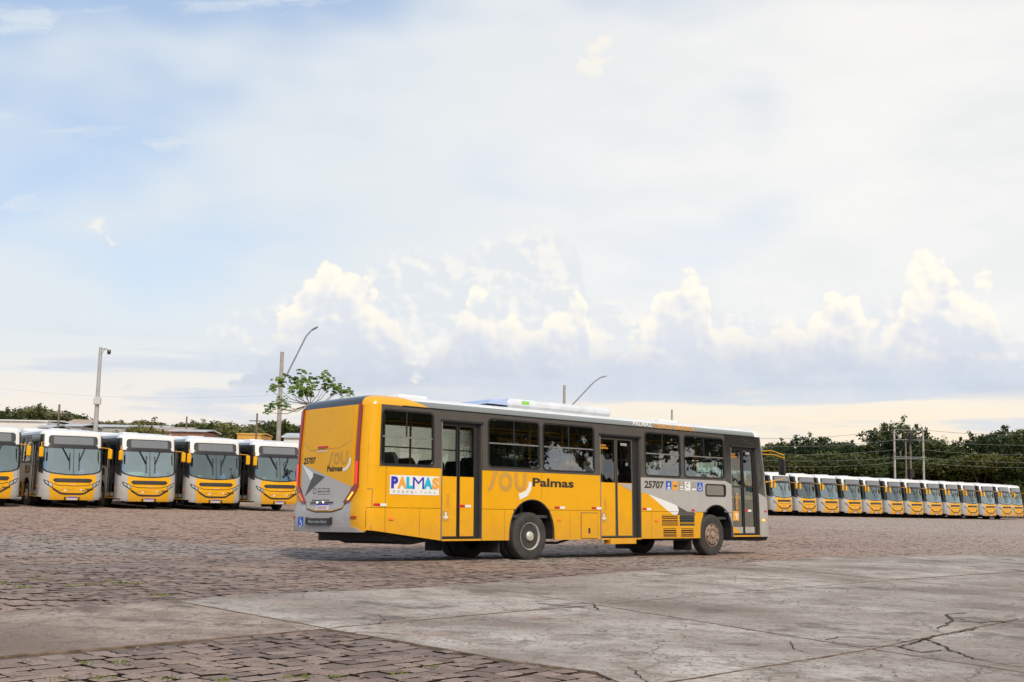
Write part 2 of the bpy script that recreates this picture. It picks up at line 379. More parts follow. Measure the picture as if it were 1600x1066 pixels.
def wheel_part(root, x, y, sgn, rear, detail=True):
    """sgn -1: right side; returns the wheel part with tyre, rim and hub as children"""
    R = .505; z = R
    def lat(name, prof, mat, par, n=36): return MB().lathe(prof, (x, y, z), n, sgn).build(name, mat, par, 35)
    tyre_prof = [(.285, -.27), (.33, -.275), (.44, -.275), (.485, -.255), (R, -.21), (R, -.16), (R - .012, -.157), (R - .012, -.15), (R, -.147), (R, -.09), (R - .012, -.087), (R - .012, -.08), (R, -.077), (R, -.03), (.488, .0), (.45, .018), (.40, .021), (.36, .012), (.33, .014), (.30, .006), (.285, -.02)]
    tyre = lat('wheel', tyre_prof, RUB, root, 44)
    if rear:
        lat('rim', [(.288, .012), (.278, .012), (.262, -.02), (.255, -.05), (.245, -.13), (.20, -.15), (.12, -.15), (.10, -.14), (.10, .0)], RIMM, tyre)
        lat('hub', [(.102, -.03), (.10, .015), (.085, .03), (.05, .035), (.0, .036)], RIMM, tyre, 20)
        hz, hr, ro = -.147, .205, .026
        nz, nr = -.135, .135
    else:
        lat('rim', [(.288, .012), (.276, .012), (.262, -.015), (.25, -.02), (.225, .03), (.17, .045), (.12, .03), (.11, .03)], RIMF, tyre)
        lat('hub', [(.115, .028), (.085, .03), (.08, .06), (.045, .075), (.0, .076)], RIMF, tyre, 20)
        hz, hr, ro = .032, .222, .024
        nz, nr = .045, .15
    if not detail: return tyre
    for k in range(8):
        a = 2 * math.pi * k / 8 + .2
        cx, cz = x + hr * math.cos(a), z + hr * math.sin(a)
        m = MB(); n = 10
        m.add([(cx + ro * math.cos(2 * math.pi * i / n), y + sgn * (hz + .004), cz + ro * 1.15 * math.sin(2 * math.pi * i / n)) for i in range(n)], [tuple(range(n)) if sgn < 0 else tuple(range(n - 1, -1, -1))])
        m.build('vent_hole', UND, tyre)
    for k in range(10):
        a = 2 * math.pi * k / 10
        cx, cz = x + nr * math.cos(a), z + nr * math.sin(a)
        MB().lathe([(.017, 0), (.015, .03), (0, .032)], (cx, y + sgn * nz, cz), 6, sgn).build('wheel_nut', RIMM if rear else RIMF, tyre)
    return tyre
def wheelchair(sf, u0, u1, z0, z1, parent, off):
    h = z1 - z0; wd = u1 - u0
    q = panel('access_sign', sf, rect(min(u0, u1), max(u0, u1), z0, z1), BLU, parent, off, .002, 0)
    X = lambda f: u0 + wd * f; Z = lambda f: z0 + h * f; lw = h * .085
    st = [arc(X(.45), Z(.86), h * .065, h * .065, 0, 360, 12)[:-1],
          stroke([(X(.45), Z(.76)), (X(.48), Z(.48)), (X(.68), Z(.46)), (X(.80), Z(.20))], lw), stroke([(X(.46), Z(.62)), (X(.68), Z(.62))], lw),
          stroke(arc(X(.48), Z(.33), abs(wd) * .27, h * .2, 110, 330, 14), lw * .9)]
    panel('access_symbol', sf, flatten(st), WDEC, q, off + .003, 0, 0)
def arrow(sf, uc, z0, z1, wd, parent, off, downw):
    zt, zb = (z0, z1) if downw else (z1, z0); h = abs(z1 - z0); sg = -1 if downw else 1
    shaft = rect(uc - wd * .16, uc + wd * .16, min(z0, z1), max(z0, z1) - .02) if downw is False else rect(uc - wd * .16, uc + wd * .16, min(z0, z1) + .02, max(z0, z1))
    head = stroke([(uc - wd / 2, zt - sg * h * .38), (uc, zt - sg * .02), (uc + wd / 2, zt - sg * h * .38)], wd * .32)
    panel('arrow_mark', sf, flatten([shaft, head]), WDEC, parent, off, 0, 0)
def window(root, sf, u0, u1, z0, z1, bar=None, r=.11, gm=None, mull=True):
    fr = panel('window', sf, [(rrect(u0, u1, z0, z1, r), [rrect(u0 + .035, u1 - .035, z0 + .035, z1 - .035, r - .02)])], BLK, root, .012, .05)
    panel('pane', sf, rrect(u0 + .03, u1 - .03, z0 + .03, z1 - .03, r - .02), gm or GLS, fr, -.012, 0)
    if bar:
        panel('divider', sf, rect(u0 + .03, u1 - .03, bar - .014, bar + .014), ALU, fr, .0, .02, 0)
        if mull: panel('sliding_stile', sf, rect((u0 + u1) / 2 - .012, (u0 + u1) / 2 + .012, bar, z1 - .035), BLK, fr, -.002, .02, 0)
    return fr
ROOFMAT = None
def roof_material():
    m = bpy.data.materials.new('roof_paint'); m.use_nodes = True; t = m.node_tree; b = t.nodes['Principled BSDF']
    tc = nd(t, 'ShaderNodeTexCoord').outputs['Object']; s3 = nd(t, 'ShaderNodeSeparateXYZ', {0: tc})
    ay = mt(t, 'ABSOLUTE', s3.outputs[1])
    lim = mt(t, 'SUBTRACT', 1.60, mt(t, 'MULTIPLY', mt(t, 'SUBTRACT', s3.outputs[2], ZC), 3.4))
    ye = mt(t, 'LESS_THAN', s3.outputs[0], lim); ye = mt(t, 'MULTIPLY', ye, mt(t, 'GREATER_THAN', ay, .9))
    dk = mt(t, 'MULTIPLY', mt(t, 'LESS_THAN', s3.outputs[0], .75), mt(t, 'LESS_THAN', ay, .98))
    wht = mixc(t, mr(t, noi(t, tc, 3, 5, .6), .3, .7), (.70, .71, .73), (.82, .83, .84))
    sd_ = mt(t, 'MULTIPLY', mt(t, 'LESS_THAN', s3.outputs[2], ZC + .118), mt(t, 'MULTIPLY', mt(t, 'GREATER_THAN', ay, 1.15), mt(t, 'LESS_THAN', s3.outputs[0], 12.6)))
    wht = mixc(t, sd_, wht, (.20, .225, .225))
    c_ = mixc(t, ye, wht, (.84, .40, .004)); c_ = mixc(t, dk, c_, (.045, .052, .065))
    t.links.new(c_, b.inputs['Base Color']); b.inputs['Roughness'].default_value = .3; b.inputs['Coat Weight'].default_value = .4
    return m
ROOFMAT = roof_material()

WIN_R = [(.33, 1.70, 1.87, 2.95), (3.14, 4.66, 1.91, 2.94), (4.74, 6.40, 1.89, 2.94), (8.14, 9.49, 1.88, 2.93), (9.61, 11.25, 1.89, 2.93)]
DOORS = [(1.90, 2.98, .43, 2.80), (6.58, 7.98, .42, 2.77), (11.53, 12.74, .46, 2.74)]
AX_R, AX_F = 4.40, 10.72
def make_bus(name, hero):
    """bus with its rear at x=0, nose at +x, right side at -y"""
    root = empty(name)
    S0, S1 = RR * K45, L - RF * K45                     # where the sides hand over to the rear and front skins
    T0, T1, F0, F1 = RR * K45, W - RR * K45, RF * K45, W - RF * K45
    ZB, ZS = 1.85, 1.065                               # foot of the window band, seam between side panel and skirt
    # --- right side: lower skins
    panel('side_panel', 'R', [(S0, ZS), (1.89, ZS), (1.89, ZB), (S0, ZB)], YEL, root)
    panel('skirt_panel', 'R', [(S0, .64), (.22, .63), (1.89, .435), (1.89, ZS - .008), (S0, ZS - .008)], YEL, root)
    ar = [p for p in arch_path(AX_R + .02, .665, 1.27, .425)]
    lo = [p for p in ar if p[1] < ZS - .012]; le = [p for p in lo if p[0] < AX_R]; ri = [p for p in lo if p[0] > AX_R]
    hi = [p for p in ar if p[1] > ZS + .004]
    panel('skirt_panel', 'R', [(2.99, .425)] + le + [(le[-1][0] + .02, ZS - .008), (2.99, ZS - .008)], YEL, root)
    panel('skirt_panel', 'R', [(ri[0][0] - .02, ZS - .008)] + ri + [(6.57, .425), (6.57, ZS - .008)], YEL, root)
    panel('side_panel', 'R', [(2.99, ZS)] + [(hi[0][0] - .02, ZS)] + hi + [(hi[-1][0] + .02, ZS), (6.57, ZS), (6.57, ZB), (2.99, ZB)], YEL, root)
    af = arch_path(AX_F + .14, .655, 1.24, .43)
    lo = [p for p in af if p[1] < ZS - .012]; le = [p for p in lo if p[0] < AX_F + .1]; ri = [p for p in lo if p[0] > AX_F + .1]
    hi = [p for p in af if p[1] > ZS + .004]
    panel('skirt_panel', 'R', [((7.99, .43)), (8.66, .43), (8.66, ZS - .008), (7.99, ZS - .008)], YEL, root)
    panel('skirt_panel', 'R', [(10.05, .43)] + le + [(le[-1][0] + .02, ZS - .008), (10.05, ZS - .008)], [YEL], root)
    panel('skirt_panel', 'R', [(ri[0][0] - .02, ZS - .008)] + ri + [(11.52, .45), (11.52, ZS - .008)], SIL, root)
    sw = (10.43, 11.27, 1.45, 1.76)
    panel('side_panel', 'R', [([(7.99, ZS), (hi[0][0] - .02, ZS)] + hi + [(hi[-1][0] + .02, ZS), (11.52, ZS), (11.52, 1.77), (11.28, ZB), (7.99, ZB)], [rrect(*sw, .07)[::-1]])], SIL, root)
    window(root, 'R', *sw, r=.07, gm=GLQ)
    panel('corner_panel', 'R', [(12.76, .45), (S1, .45), (S1, 1.40), (12.76, 1.57)], SIL, root)
    # --- right side: dark window band and glass
    holes = [rrect(a + .01, b - .01, c_ + .01, d_ - .01, .10)[::-1] for a, b, c_, d_ in WIN_R]
    band = [(.31, ZB), (1.89, ZB), (1.89, 2.81), (2.99, 2.81), (2.99, ZB), (6.57, ZB), (6.57, 2.78), (7.99, 2.78), (7.99, ZB), (11.27, ZB), (11.27, ZC), (.31, ZC)]
    panel('window_band', 'R', [(band, holes)], GRY, root, .004, .05)
    panel('rear_pillar', 'R', [(S0, ZB), (.31, ZB), (.31, ZC), (S0, ZC)], YEL, root, .003)
    panel('front_header', 'R', [(11.27, ZB + .0), (11.52, 1.77), (11.52, 2.75), (12.75, 2.75), (S1, 2.75), (S1, ZC), (11.27, ZC)], BLKP, root, .004, .05)
    panel('quarter_glass', 'R', [(12.76, 1.57), (S1, 1.40), (S1, 2.75), (12.76, 2.75)], BLKP, root, .004, .02)
    for i, (a, b, c_, d_) in enumerate(WIN_R): window(root, 'R', a, b, c_, d_, bar=2.42)
    # --- doors
    for i, (a, b, z0, z1) in enumerate(DOORS):
        jam = .24 if i == 1 else .15
        lw = (b - a - jam - .10) / 2
        gz = .53 + .17 if i == 2 else 1.70
        fr = panel('door', 'R', [(rect(a, b, z0, z1), [rect(a + .03, a + .03 + lw, z0 + .07, z1 - .07)[::-1], rect(a + .08 + lw, a + .08 + 2 * lw, z0 + .07, z1 - .07)[::-1]])], BLK, root, -.055, .04, 0)
        panel('rain_gutter', 'R', rect(a - .02, b + .02, z1 - .01, z1 + .03), BLK, fr, .035, .04, 0)
        panel('jamb', 'R', rect(a - .004, a + .02, z0, z1), ALU, fr, .008, .06, 0); panel('jamb', 'R', rect(b - .02, b + .004, z0, z1), GRY, fr, .003, .06, 0)
        panel('threshold', 'R', rect(a + .02, b - .02, z0 - .005, z0 + .03), HRL, fr, .012, .10, 0)
        for k in (0, 1):
            u0 = a + .03 + k * (lw + .05); u1 = u0 + lw
            leafm = SIL if i == 2 else YEL
            panel('door_leaf', 'R', rect(u0, u1, z0 + .07, gz), leafm, fr, -.04, .03, 0)
            panel('door_glass', 'R', rect(u0, u1, gz, z1 - .07), GLD, fr, -.05, 0, 0)
            if i == 2: panel('leaf_rail', 'R', rect(u0, u1, 1.70, 1.735), BLK, fr, -.04, .02, 0)
            if i == 2 and k == 0: panel('livery_flash', 'R', [(u0, z0 + .075), (u1 - .1, z0 + .075), (u0 + .15, gz - .01), (u0, gz - .01)], YEL, fr, -.036, 0, 0)
            panel('leaf_edge', 'R', [(rect(u0 - .01, u1 + .01, z0 + .06, z1 - .06), [rect(u0 + .018, u1 - .018, z0 + .085, z1 - .085)[::-1]])], BLK if i != 1 else GRY, fr, -.03, .03, 0)
        if hero:
            u0 = a + .03
            if i == 1: panel('livery_flash', 'R', [(u0 + lw + .07, 1.685), (u0 + 2 * lw + .03, 1.52), (u0 + 2 * lw + .03, 1.685)], SIL, fr, -.035, 0, 0)
            if i < 2:
                panel('exit_patch', 'R', rect(u0 + .03, u0 + .20, .82, 1.02), TAN, fr, -.034, 0, 0); arrow('R', u0 + .115, .85, .99, .12, fr, -.030, True)
                text('exit_lettering', 'SAIDA', 'R', (u0 + .13, u0 + .21, 1.08, 1.36), TAN, fr, -.034, .01, rot=1)
            else:
                panel('entry_patch', 'R', rect(u0 + .03, u0 + .30, .86, 1.10), ORG, fr, -.034, 0, 0); arrow('R', u0 + .19, .89, 1.06, .13, fr, -.030, False)
                text('entry_lettering', 'ENTRADA', 'R', (u0 + .17, u0 + .27, 1.14, 1.56), ORG, fr, -.034, .02, rot=1)
            if i: text('door_notice', 'PORTA\nELETRICA', 'R', (u0 + .05, u0 + .30, 2.46, 2.56), ORG, fr, -.045, .03)
            if i: panel('door_sticker', 'R', rect(u0 + lw + .2, u0 + lw + .42, 2.56, 2.62), GRV, fr, -.045, 0, 0)
            u = u0 + lw + .05
            if i != 1:
                panel('reflector', 'R', rect(u, u + .16, 1.09, 1.14), RED, fr, -.034, 0, 0); panel('reflector', 'R', rect(u + .16, u + .32, 1.09, 1.14), WDEC, fr, -.034, 0, 0)
    # --- left side
    WL = [(.5 + k * 1.72, 2.10 + k * 1.72) for k in range(7)]
    panel('side_panel', 'L', [(S0, .66), (.22, .65), (1.9, .45), (AX_R - .66, .45), (AX_R - .6, .95), (AX_R, 1.27), (AX_R + .6, .95), (AX_R + .66, .45), (8.4, .45), (8.4, ZB), (S0, ZB)], YEL, root)
    panel('side_panel', 'L', [(8.4, .45), (AX_F - .55, .45), (AX_F - .5, .95), (AX_F + .1, 1.24), (AX_F + .7, .95), (AX_F + .75, .45), (S1, .45), (S1, ZB), (8.4, ZB)], SIL, root)
    panel('window_band', 'L', [([(S0, ZB), (S1, ZB), (S1, ZC), (S0, ZC)], [rrect(a, b, 1.92, 2.92, .1)[::-1] for a, b in WL])], GRY, root, 0, .05)
    for a, b in WL: window(root, 'L', a - .01, b + .01, 1.91, 2.93, bar=2.42, mull=False)
    # --- rear
    panel('rear_shell', 'B', [(T0, .66), (T1, .66), (T1, ZC), (T0, ZC)], YEL, root)
    hat = [(.43, 3.0), (.41, 1.46), (.68, 1.05), (1.0, .995), (W - 1.0, .995), (W - .68, 1.05), (W - .41, 1.46), (W - .43, 3.0)]
    hp = panel('engine_hatch', 'B', hat, YEL, root, .022, .03)
    bumper = panel('rear_bumper', 'B', [(.40, .62), (W - T0, .62), (W - T0, 1.16), (W - .50, 1.20), (W - .70, 1.035), (W - 1.0, .98), (1.0, .98), (.70, 1.035), (.50, 1.20), (.44, 1.18)], SIL, root, .016, .05)
    panel('bumper_corner', 'B', [(T0, .62), (.395, .62), (.435, 1.18), (.48, 1.22), (.30, 1.41), (T0, 1.41)], YEL, root, .014, .05)
    panel('bumper_lip', 'B', [(T0 + .01, .60), (W - T0, .60), (W - .3, .70), (.3, .70)], GRV if False else SIL, root, .03, .04)
    for m in (0, 1):
        X = (lambda u: u) if m == 0 else (lambda u: W - u)
        fl = lambda pts: [(X(u), z) for u, z in (pts if m == 0 else pts[::-1])]
        tl = panel('tail_light', 'B', fl([(.30, 3.06), (.235, 3.0), (.245, 1.44), (.28, 1.36), (.48, 1.155), (.66, 1.165), (.40, 1.42), (.325, 1.52), (.315, 2.0), (.315, 3.05)][::-1]), REDL, root, .035, .04)
        lamp = REDLIT if hero else REDL
        panel('brake_strip', 'B', fl([(.262, 1.50), (.305, 1.50), (.30, 1.93), (.257, 1.93)][::-1]), lamp, tl, .039, .01)
        panel('turn_strip', 'B', fl([(.335, 1.345), (.48, 1.205), (.54, 1.205), (.38, 1.36)][::-1]), AMB if hero and m == 0 else AMBO, tl, .040, .012)
    if hero:
        panel('hatch_seam', 'B', stroke([(W - .42, 1.44), (W - .69, 1.035), (W - 1.0, .985), (1.0, .985), (.69, 1.035), (.42, 1.44)], .03), BLK, hp, .020, .01)
        panel('livery_grey', 'B', [(.42, 1.455), (.68, 1.065), (1.0, 1.01), (W - 1.0, 1.01), (W - .68, 1.065), (W - .42, 1.46), (W - .42, 1.94)], SIL, hp, .025, 0)
        panel('livery_white', 'B', [(W - .42, 1.94), (1.79, 1.785), (1.70, 1.75), (1.70, 1.66), (1.79, 1.60)], WDEC, hp, .028, 0)
        panel('livery_charcoal', 'B', [(1.70, 1.75), (1.29, 1.66), (1.98, 1.29), (1.78, 1.58), (1.71, 1.68)], DKG, hp, .028, 0)
        panel('window_line', 'B', stroke([(W - .44, 2.36), (W - .7, 2.20), (.85, 2.21), (.50, 2.34)], .012), TAN, hp, .026, 0)
        panel('high_brake_light', 'B', rrect(1.23, 1.56, 2.225, 2.262, .018), RED, hp, .045, .03)
        text('rear_plate_words', 'MARCOPOLO', 'B', (1.58, 1.22, 2.15, 2.185), WDEC, hp, .027, .03)
        text('fleet_number', '25707', 'B', (2.08, 1.63, 1.93, 2.06), CHR, hp, .028, .03, shear=.2)
        text('livery_word', 'Palmas', 'B', (1.22, .73, 1.76, 1.87), CHR, hp, .028, .03)
        def lg(u, z): return (1.20 - u * .62, 1.90 + z * .23)
        panel('livery_logo', 'B', flatten([stroke([lg(0, 0), lg(.10, .12), lg(.16, .85), lg(.27, 1)], .05), stroke([lg(.45 + .13 * math.cos(a * .449), .48 + .40 * math.sin(a * .449)) for a in range(15)], .05), stroke([lg(.70, 1.05), lg(.71, .3), lg(.8, .02), lg(.92, .1), lg(.97, .4), lg(.97, 1.05)], .05)]), TAN, hp, .028, 0)
        panel('livery_swoosh', 'B', stroke([(.49, 2.0), (.50, 1.90), (.57, 1.82), (.70, 1.765)], [.06, .06, .06, .05]), WDEC, hp, .029, 0)
        panel('phone_icon', 'B', [(arc(1.62, 1.39, .06, .06, 0, 360, 18)[:-1], [arc(1.62, 1.39, .048, .048, 0, 360, 18)[:-1][::-1]])], CHR, hp, .028, 0)
        for k, sx in enumerate(('SAC WhatsApp', '0800 602 5000', 'www.palmas.to')): text('contact_line', sx, 'B', (1.52, 1.09, 1.415 - k * .052, 1.445 - k * .052), CHR, hp, .028, .012)
        text('model_words', 'Marcopolo  Torino', 'B', (1.70, 1.10, 1.185, 1.225), CHR, hp, .028, .03)
        panel('handle_bar', 'B', rect(.98, 1.74, 1.155, 1.175), BLK, hp, .05, .03)
        for u in (1.25, 1.45): panel('plate_lamp', 'B', rrect(u, u + .05, 1.15, 1.18, .012), M('plate_lamp', (.9, .9, .8), .3, emit=(1, .95, .8), es=1.2), hp, .055, .01)
        pl = panel('number_plate', 'B', rect(1.12, 1.52, 1.015, 1.14), PLT, hp, .034, .01, 0)
        panel('plate_band', 'B', rect(1.12, 1.52, 1.105, 1.14), IND, pl, .036, 0, 0); panel('plate_marks', 'B', flatten([rect(1.16 + k * .048, 1.19 + k * .048, 1.035, 1.085) for k in range(7)]), M('plate_red', (.5, .2, .22), .4), pl, .037, 0, 0)
        st_ = panel('step_bar', 'B', [(.98, .75), (1.04, .73), (1.78, .73), (1.84, .75), (1.84, .88), (1.78, .86), (1.04, .86), (.98, .88)], BLK, bumper, .06, .05, 0)
        text('step_words', 'Mercedes-Benz', 'B', (1.72, 1.10, .765, .83), GRV, st_, .064, .02)
        wheelchair('B', 2.18, 1.98, .68, .89, bumper, .022)
        for u in ((.24, .40), (2.30, 2.40)): panel('reflector', 'B', rect(*u, .86, .90), RED, bumper, .035, .01, 0)
    # --- front
    front_z = 2.52
    panel('front_cap', 'F', [([(F0, front_z), (F1, front_z), (F1, ZC), (F0, ZC)], [])], WHT, root)
    ws = [(F0 - .05, 2.50), (F0 - .06, 1.62), (.16, 1.50), (.42, 1.41), (.9, 1.36), (W / 2, 1.345), (W - .9, 1.36), (W - .42, 1.41), (W - .16, 1.50), (F1 + .06, 1.62), (F1 + .05, 2.50)]
    wind = panel('windshield', 'F', ws, GLW, root, .002, 0)
    rim = [(W / 2 + (u - W / 2) * .95, 1.93 + (z - 1.93) * .92) for u, z in ws]
    panel('gasket', 'F', [(ws, [rim[::-1]])], BLK, wind, .010, .03); panel('centre_post', 'F', rect(W / 2 - .012, W / 2 + .012, 1.36, 2.49), BLK, wind, .008, .02, 0)
    panel('windshield_header', 'F', rrect(.27, W - .27, 2.46, 2.60, .03), BLK, root, .012, .03)
    sg = panel('destination_sign', 'F', rrect(.27, W - .27, 2.60, 2.99, .12), BLKP, root, .012, .03)
    panel('sign_glass', 'F', rrect(.46, W - .46, 2.63, 2.945, .03), GLSGN, sg, .018, 0); panel('sign_display', 'F', rect(.5, W - .5, 2.65, 2.93), M('sign_display', (.42, .46, .42), .5, var=.15), sg, .0145, 0)
    mask = [(F0, .36), (.42, .33), (W - .42, .33), (F1, .36), (F1, 1.62), (W - .16, 1.50), (W - .42, 1.41), (W - .9, 1.36), (W / 2, 1.345), (.9, 1.36), (.42, 1.41), (.16, 1.50), (F0, 1.62)]
    fm = panel('front_mask', 'F', mask, SIL, root, 0, .04)
    panel('front_livery', 'F', [(.42, .335), (W - .42, .335), (W - .33, 1.05), (W - .36, 1.40), (W - .9, 1.352), (W / 2, 1.337), (.9, 1.352), (.36, 1.40), (.33, 1.05)], YEL, fm, .006, .01)
    gr_ = panel('grille', 'F', [(.48, 1.15), (.58, 1.06), (W - .58, 1.06), (W - .48, 1.15), (W - .56, 1.22), (.56, 1.22)], BLK, root, .02, .03)
    for k in range(3): panel('grille_slat', 'F', rect(.58, W - .58, 1.085 + k * .045, 1.10 + k * .045), GRY, gr_, .028, .01, 0)
    panel('mask_line', 'F', stroke([(.52, 1.0), (.72, .93), (W / 2, .915), (W - .72, .93), (W - .52, 1.0)], .025), BLK, root, .012, .02)
    panel('lower_grille', 'F', stroke([(.50, .80), (.62, .72), (.82, .60), (1.0, .585), (W - 1.0, .585), (W - .82, .60), (W - .62, .72), (W - .50, .80)], .075), BLK, root, .014, .02)
    for m in (0, 1):
        X = (lambda u: u) if m == 0 else (lambda u: W - u)
        fl = lambda pts: [(X(u), z) for u, z in (pts if m == 0 else pts[::-1])]
        h = panel('headlight', 'F', fl([(.13, 1.17), (.20, 1.0), (.50, .79), (.485, 1.01), (.30, 1.10)]), BLK, root, .012, .03)
        panel('lamp_lens', 'F', fl([(.19, 1.115), (.23, 1.03), (.31, .97), (.30, 1.06)]), LMPH, h, .02, .01); panel('lamp_lens', 'F', fl([(.33, 1.055), (.345, .94), (.475, .85), (.465, .99)]), LMPH, h, .02, .01)
        # wipers
        a0, a1 = P('F', X(.80), 2.52, .05), P('F', X(1.115 if m == 0 else 1.05), 1.93, .06)
        wp = MB().tube([a0, a1], .022, 6).build('wiper', BLK, root)
        MB().tube([P('F', X(1.12 if m == 0 else 1.05), 2.28, .03), a1, P('F', X(1.12 if m == 0 else 1.05), 1.55, .03)], .012, 5).build('wiper_blade', BLK, wp)
    npl = panel('number_plate', 'F', rect(W / 2 - .2, W / 2 + .2, .345, .47), PLT, root, .03, .02, 0)
    panel('plate_band', 'F', rect(W / 2 - .2, W / 2 + .2, .44, .47), IND, npl, .033, 0, 0)
    for u in (W / 2 - .31, W / 2 + .25): panel('tow_cover', 'F', rect(u, u + .06, .34, .46), BLK, root, .012, .01, 0)
    panel('front_swoosh', 'F', stroke([(.98, .80), (1.02, .73), (.93, .70)], .04), WDEC, fm, .012, 0)
    panel('front_emblem', 'F', [(1.50, .83), (1.68, .76), (1.62, .72), (1.60, .78)], WDEC, fm, .012, 0); panel('front_emblem', 'F', [(1.62, .72), (1.82, .70), (1.68, .76)], DKG, fm, .0125, 0)
    text('front_words', 'sou Palmas', 'F', (.72, 1.36, .745, .80), TAN, fm, .012, .02); text('maker_words', 'Marcopolo', 'F', (1.15, 1.40, .965, .99), WDEC, fm, .012, .03)
    wheelchair('F', 1.46, 1.76, 1.38, 1.66, wind, -.02)
    # --- roof dome
    ring = []
    N1 = lambda a, b, n: [a + (b - a) * i / n for i in range(n)]
    ring += [P('R', u, ZC) for u in N1(S0, .26, 4) + N1(.26, 2.0, 12) + N1(2.0, 12.0, 12) + N1(12.0, S1, 12)]
    ring += [P('F', u, ZC) for u in N1(F0, F1, 24)] + [P('L', u, ZC) for u in N1(S1, 12.0, 12) + N1(12.0, 2.0, 12) + N1(2.0, S0, 16)] + [P('B', u, ZC) for u in N1(T1, T0, 24)]
    prof = [(0, 0), (.012, .05), (.025, .085), (.05, .12), (.09, .15), (.16, .178), (.28, .205), (.5, .235), (.8, .258), (1.05, .268), (1.2, .27)]
    n = len(ring); V = []; cx = L / 2
    for dd, dz in prof:
        for p in ring: V.append((cx + (p.x - cx) * (1 - dd / (L / 2)), p.y * (1 - dd / (W / 2)), p.z + dz))
    F = [(i * n + k, i * n + (k + 1) % n, i * n + n + (k + 1) % n, i * n + n + k) for i in range(len(prof) - 1) for k in range(n)] + [tuple(range((len(prof) - 1) * n, len(prof) * n))]
    obj('roof', V, F, ROOFMAT, root, 40)
    MB().tube([P('R', u, ZC - .002, .008) for u in N1(.9, 12.7, 12) + [12.7]], .012, 6).build('gutter_trim', BLK, root)
    ac = MB().box((5.82, 0, 3.345), (1.68, .86, .115), 0, .085).build('air_conditioner', M('unit_white', (.66, .69, .74), .4), root, 30)
    if hero: MB().box((4.62, -.862, 3.38), (.11, .006, .035)).build('unit_sticker', M('green_sticker', (.25, .62, .10), .4), ac)
    MB().add([(3.55, -.80, 3.30), (4.3, -.80, 3.30), (4.3, -.76, 3.465), (3.75, -.74, 3.41), (3.55, .80, 3.30), (4.3, .80, 3.30), (4.3, .76, 3.465), (3.75, .74, 3.41)], [(0, 1, 2, 3), (7, 6, 5, 4), (3, 2, 6, 7), (0, 3, 7, 4), (1, 5, 6, 2)]).build('unit_cover', M('pale_blue_cover', (.38, .48, .72), .4), ac)
    for xx in (1.9, 10.2): MB().box((xx, 0, 3.335), (.38, .36, .045), 0, .03).build('roof_hatch', WHT, root, 30)
    # --- interior and underside
    MB().box((6.6, 0, .92), (6.35, 1.17, .03)).build('floor', INTF, root)
    MB().box((6.5, 0, 3.0), (6.2, 1.12, .015)).build('ceiling', INT, root)
    MB().box((.55, 0, 1.9), (.02, 1.15, 1.0)).build('rear_bulkhead', INT, root)
    for sgn in (-1, 1):
        if sgn < 0:
            for u0, u1 in ((.3, 1.9), (2.99, 6.57), (7.99, 11.5)): MB().box(((u0 + u1) / 2, -1.19, 1.57), ((u1 - u0) / 2, .012, .28)).build('inner_panel', INT, root)
        else: MB().box((6.5, 1.19, 1.57), (6.2, .012, .28)).build('inner_panel', INT, root)
    def seat(x, y, back=1.0, m=SEAT):
        s_ = MB().box((x + .22, y, 1.38), (.22, .42, .05), 0, .03).build('seat', m, root, 30)
        b_ = MB(); V_ = []
        for k, (dx, z, hw) in enumerate(((0, 1.40, .41), (-.04, 1.75, .42), (-.09, 2.05, .40), (-.11, 2.14, .33))):
            V_ += [(x + dx - .05, y - hw, z), (x + dx + .05, y - hw, z), (x + dx + .05, y + hw, z), (x + dx - .05, y + hw, z)]
        F_ = [(k * 4 + i, k * 4 + (i + 1) % 4, k * 4 + 4 + (i + 1) % 4, k * 4 + 4 + i) for k in range(3) for i in range(4)] + [(3, 2, 1, 0), (12, 13, 14, 15)]
        b_.add(V_, F_).build('backrest', m, s_, 40)
        MB().box((x + .2, y, 1.14), (.04, .3, .20)).build('pedestal', UND, s_)
    xs_r = [.95, 3.35, 4.15, 4.95, 5.7, 8.4, 9.25] if hero else [9.25]
    for x in xs_r: seat(x, -.72, m=SEATG if x < 1 else SEAT)
    for x in ([.95, 1.75, 2.55, 3.35, 4.15, 4.95, 5.75, 6.55, 7.35, 8.15, 8.95, 9.75] if hero else [9.75]): seat(x, .72, m=SEATG if x in (.95, 5.75) else SEAT)
    seat(11.35, .70, m=SEATG)
    for x, y in ([(1.75, -.45), (3.1, -.35), (4.0, -.3), (5.3, -.3), (6.3, -.35), (7.05, -.9), (8.05, -.35), (8.9, -.3), (9.9, -.35), (10.6, -.4), (4.4, .32), (7.4, .32), (9.4, .32), (11.2, -.4)] if hero else [(8.6, -.3), (10.6, -.4), (10.6, .35)]):
        MB().tube([(x, y, .95), (x, y, 2.98)], .022, 8).build('handrail', HRL, root, 40)
    for y in ((-.34, .34) if hero else ()): MB().tube([(1.2, y, 2.82), (10.8, y, 2.82)], .02, 8).build('grab_rail', HRL, root, 40)
    MB().box((12.55, .1, 1.25), (.28, 1.0, .16), 0, .06).build('dashboard', M('dash_grey', (.12, .13, .14), .6), root, 30)
    sw_ = MB()
    sw_.tube([(12.2 + .09 * math.sin(a * .3307), .72 + .22 * math.cos(a * .3307), 1.52 + .20 * math.sin(a * .3307)) for a in range(20)], .018, 6).tube([(12.45, .72, 1.35), (12.2, .72, 1.52)], .03, 6)
    sw_.build('steering_wheel', BLK, root, 40)
    u_ = MB()
    u_.box((6.9, 0, .66), (6.0, .42, .12)).box((AX_R, 0, .5), (.12, .95, .12)).box((AX_F, 0, .45), (.1, .95, .08)).box((6.9, -.65, .60), (.75, .35, .16), 0, .05).box((7.2, .7, .62), (1.0, .35, .18), 0, .05)
    u_.box((2.0, 0, .62), (1.4, 1.05, .2))
    u_.build('chassis', UND, root)
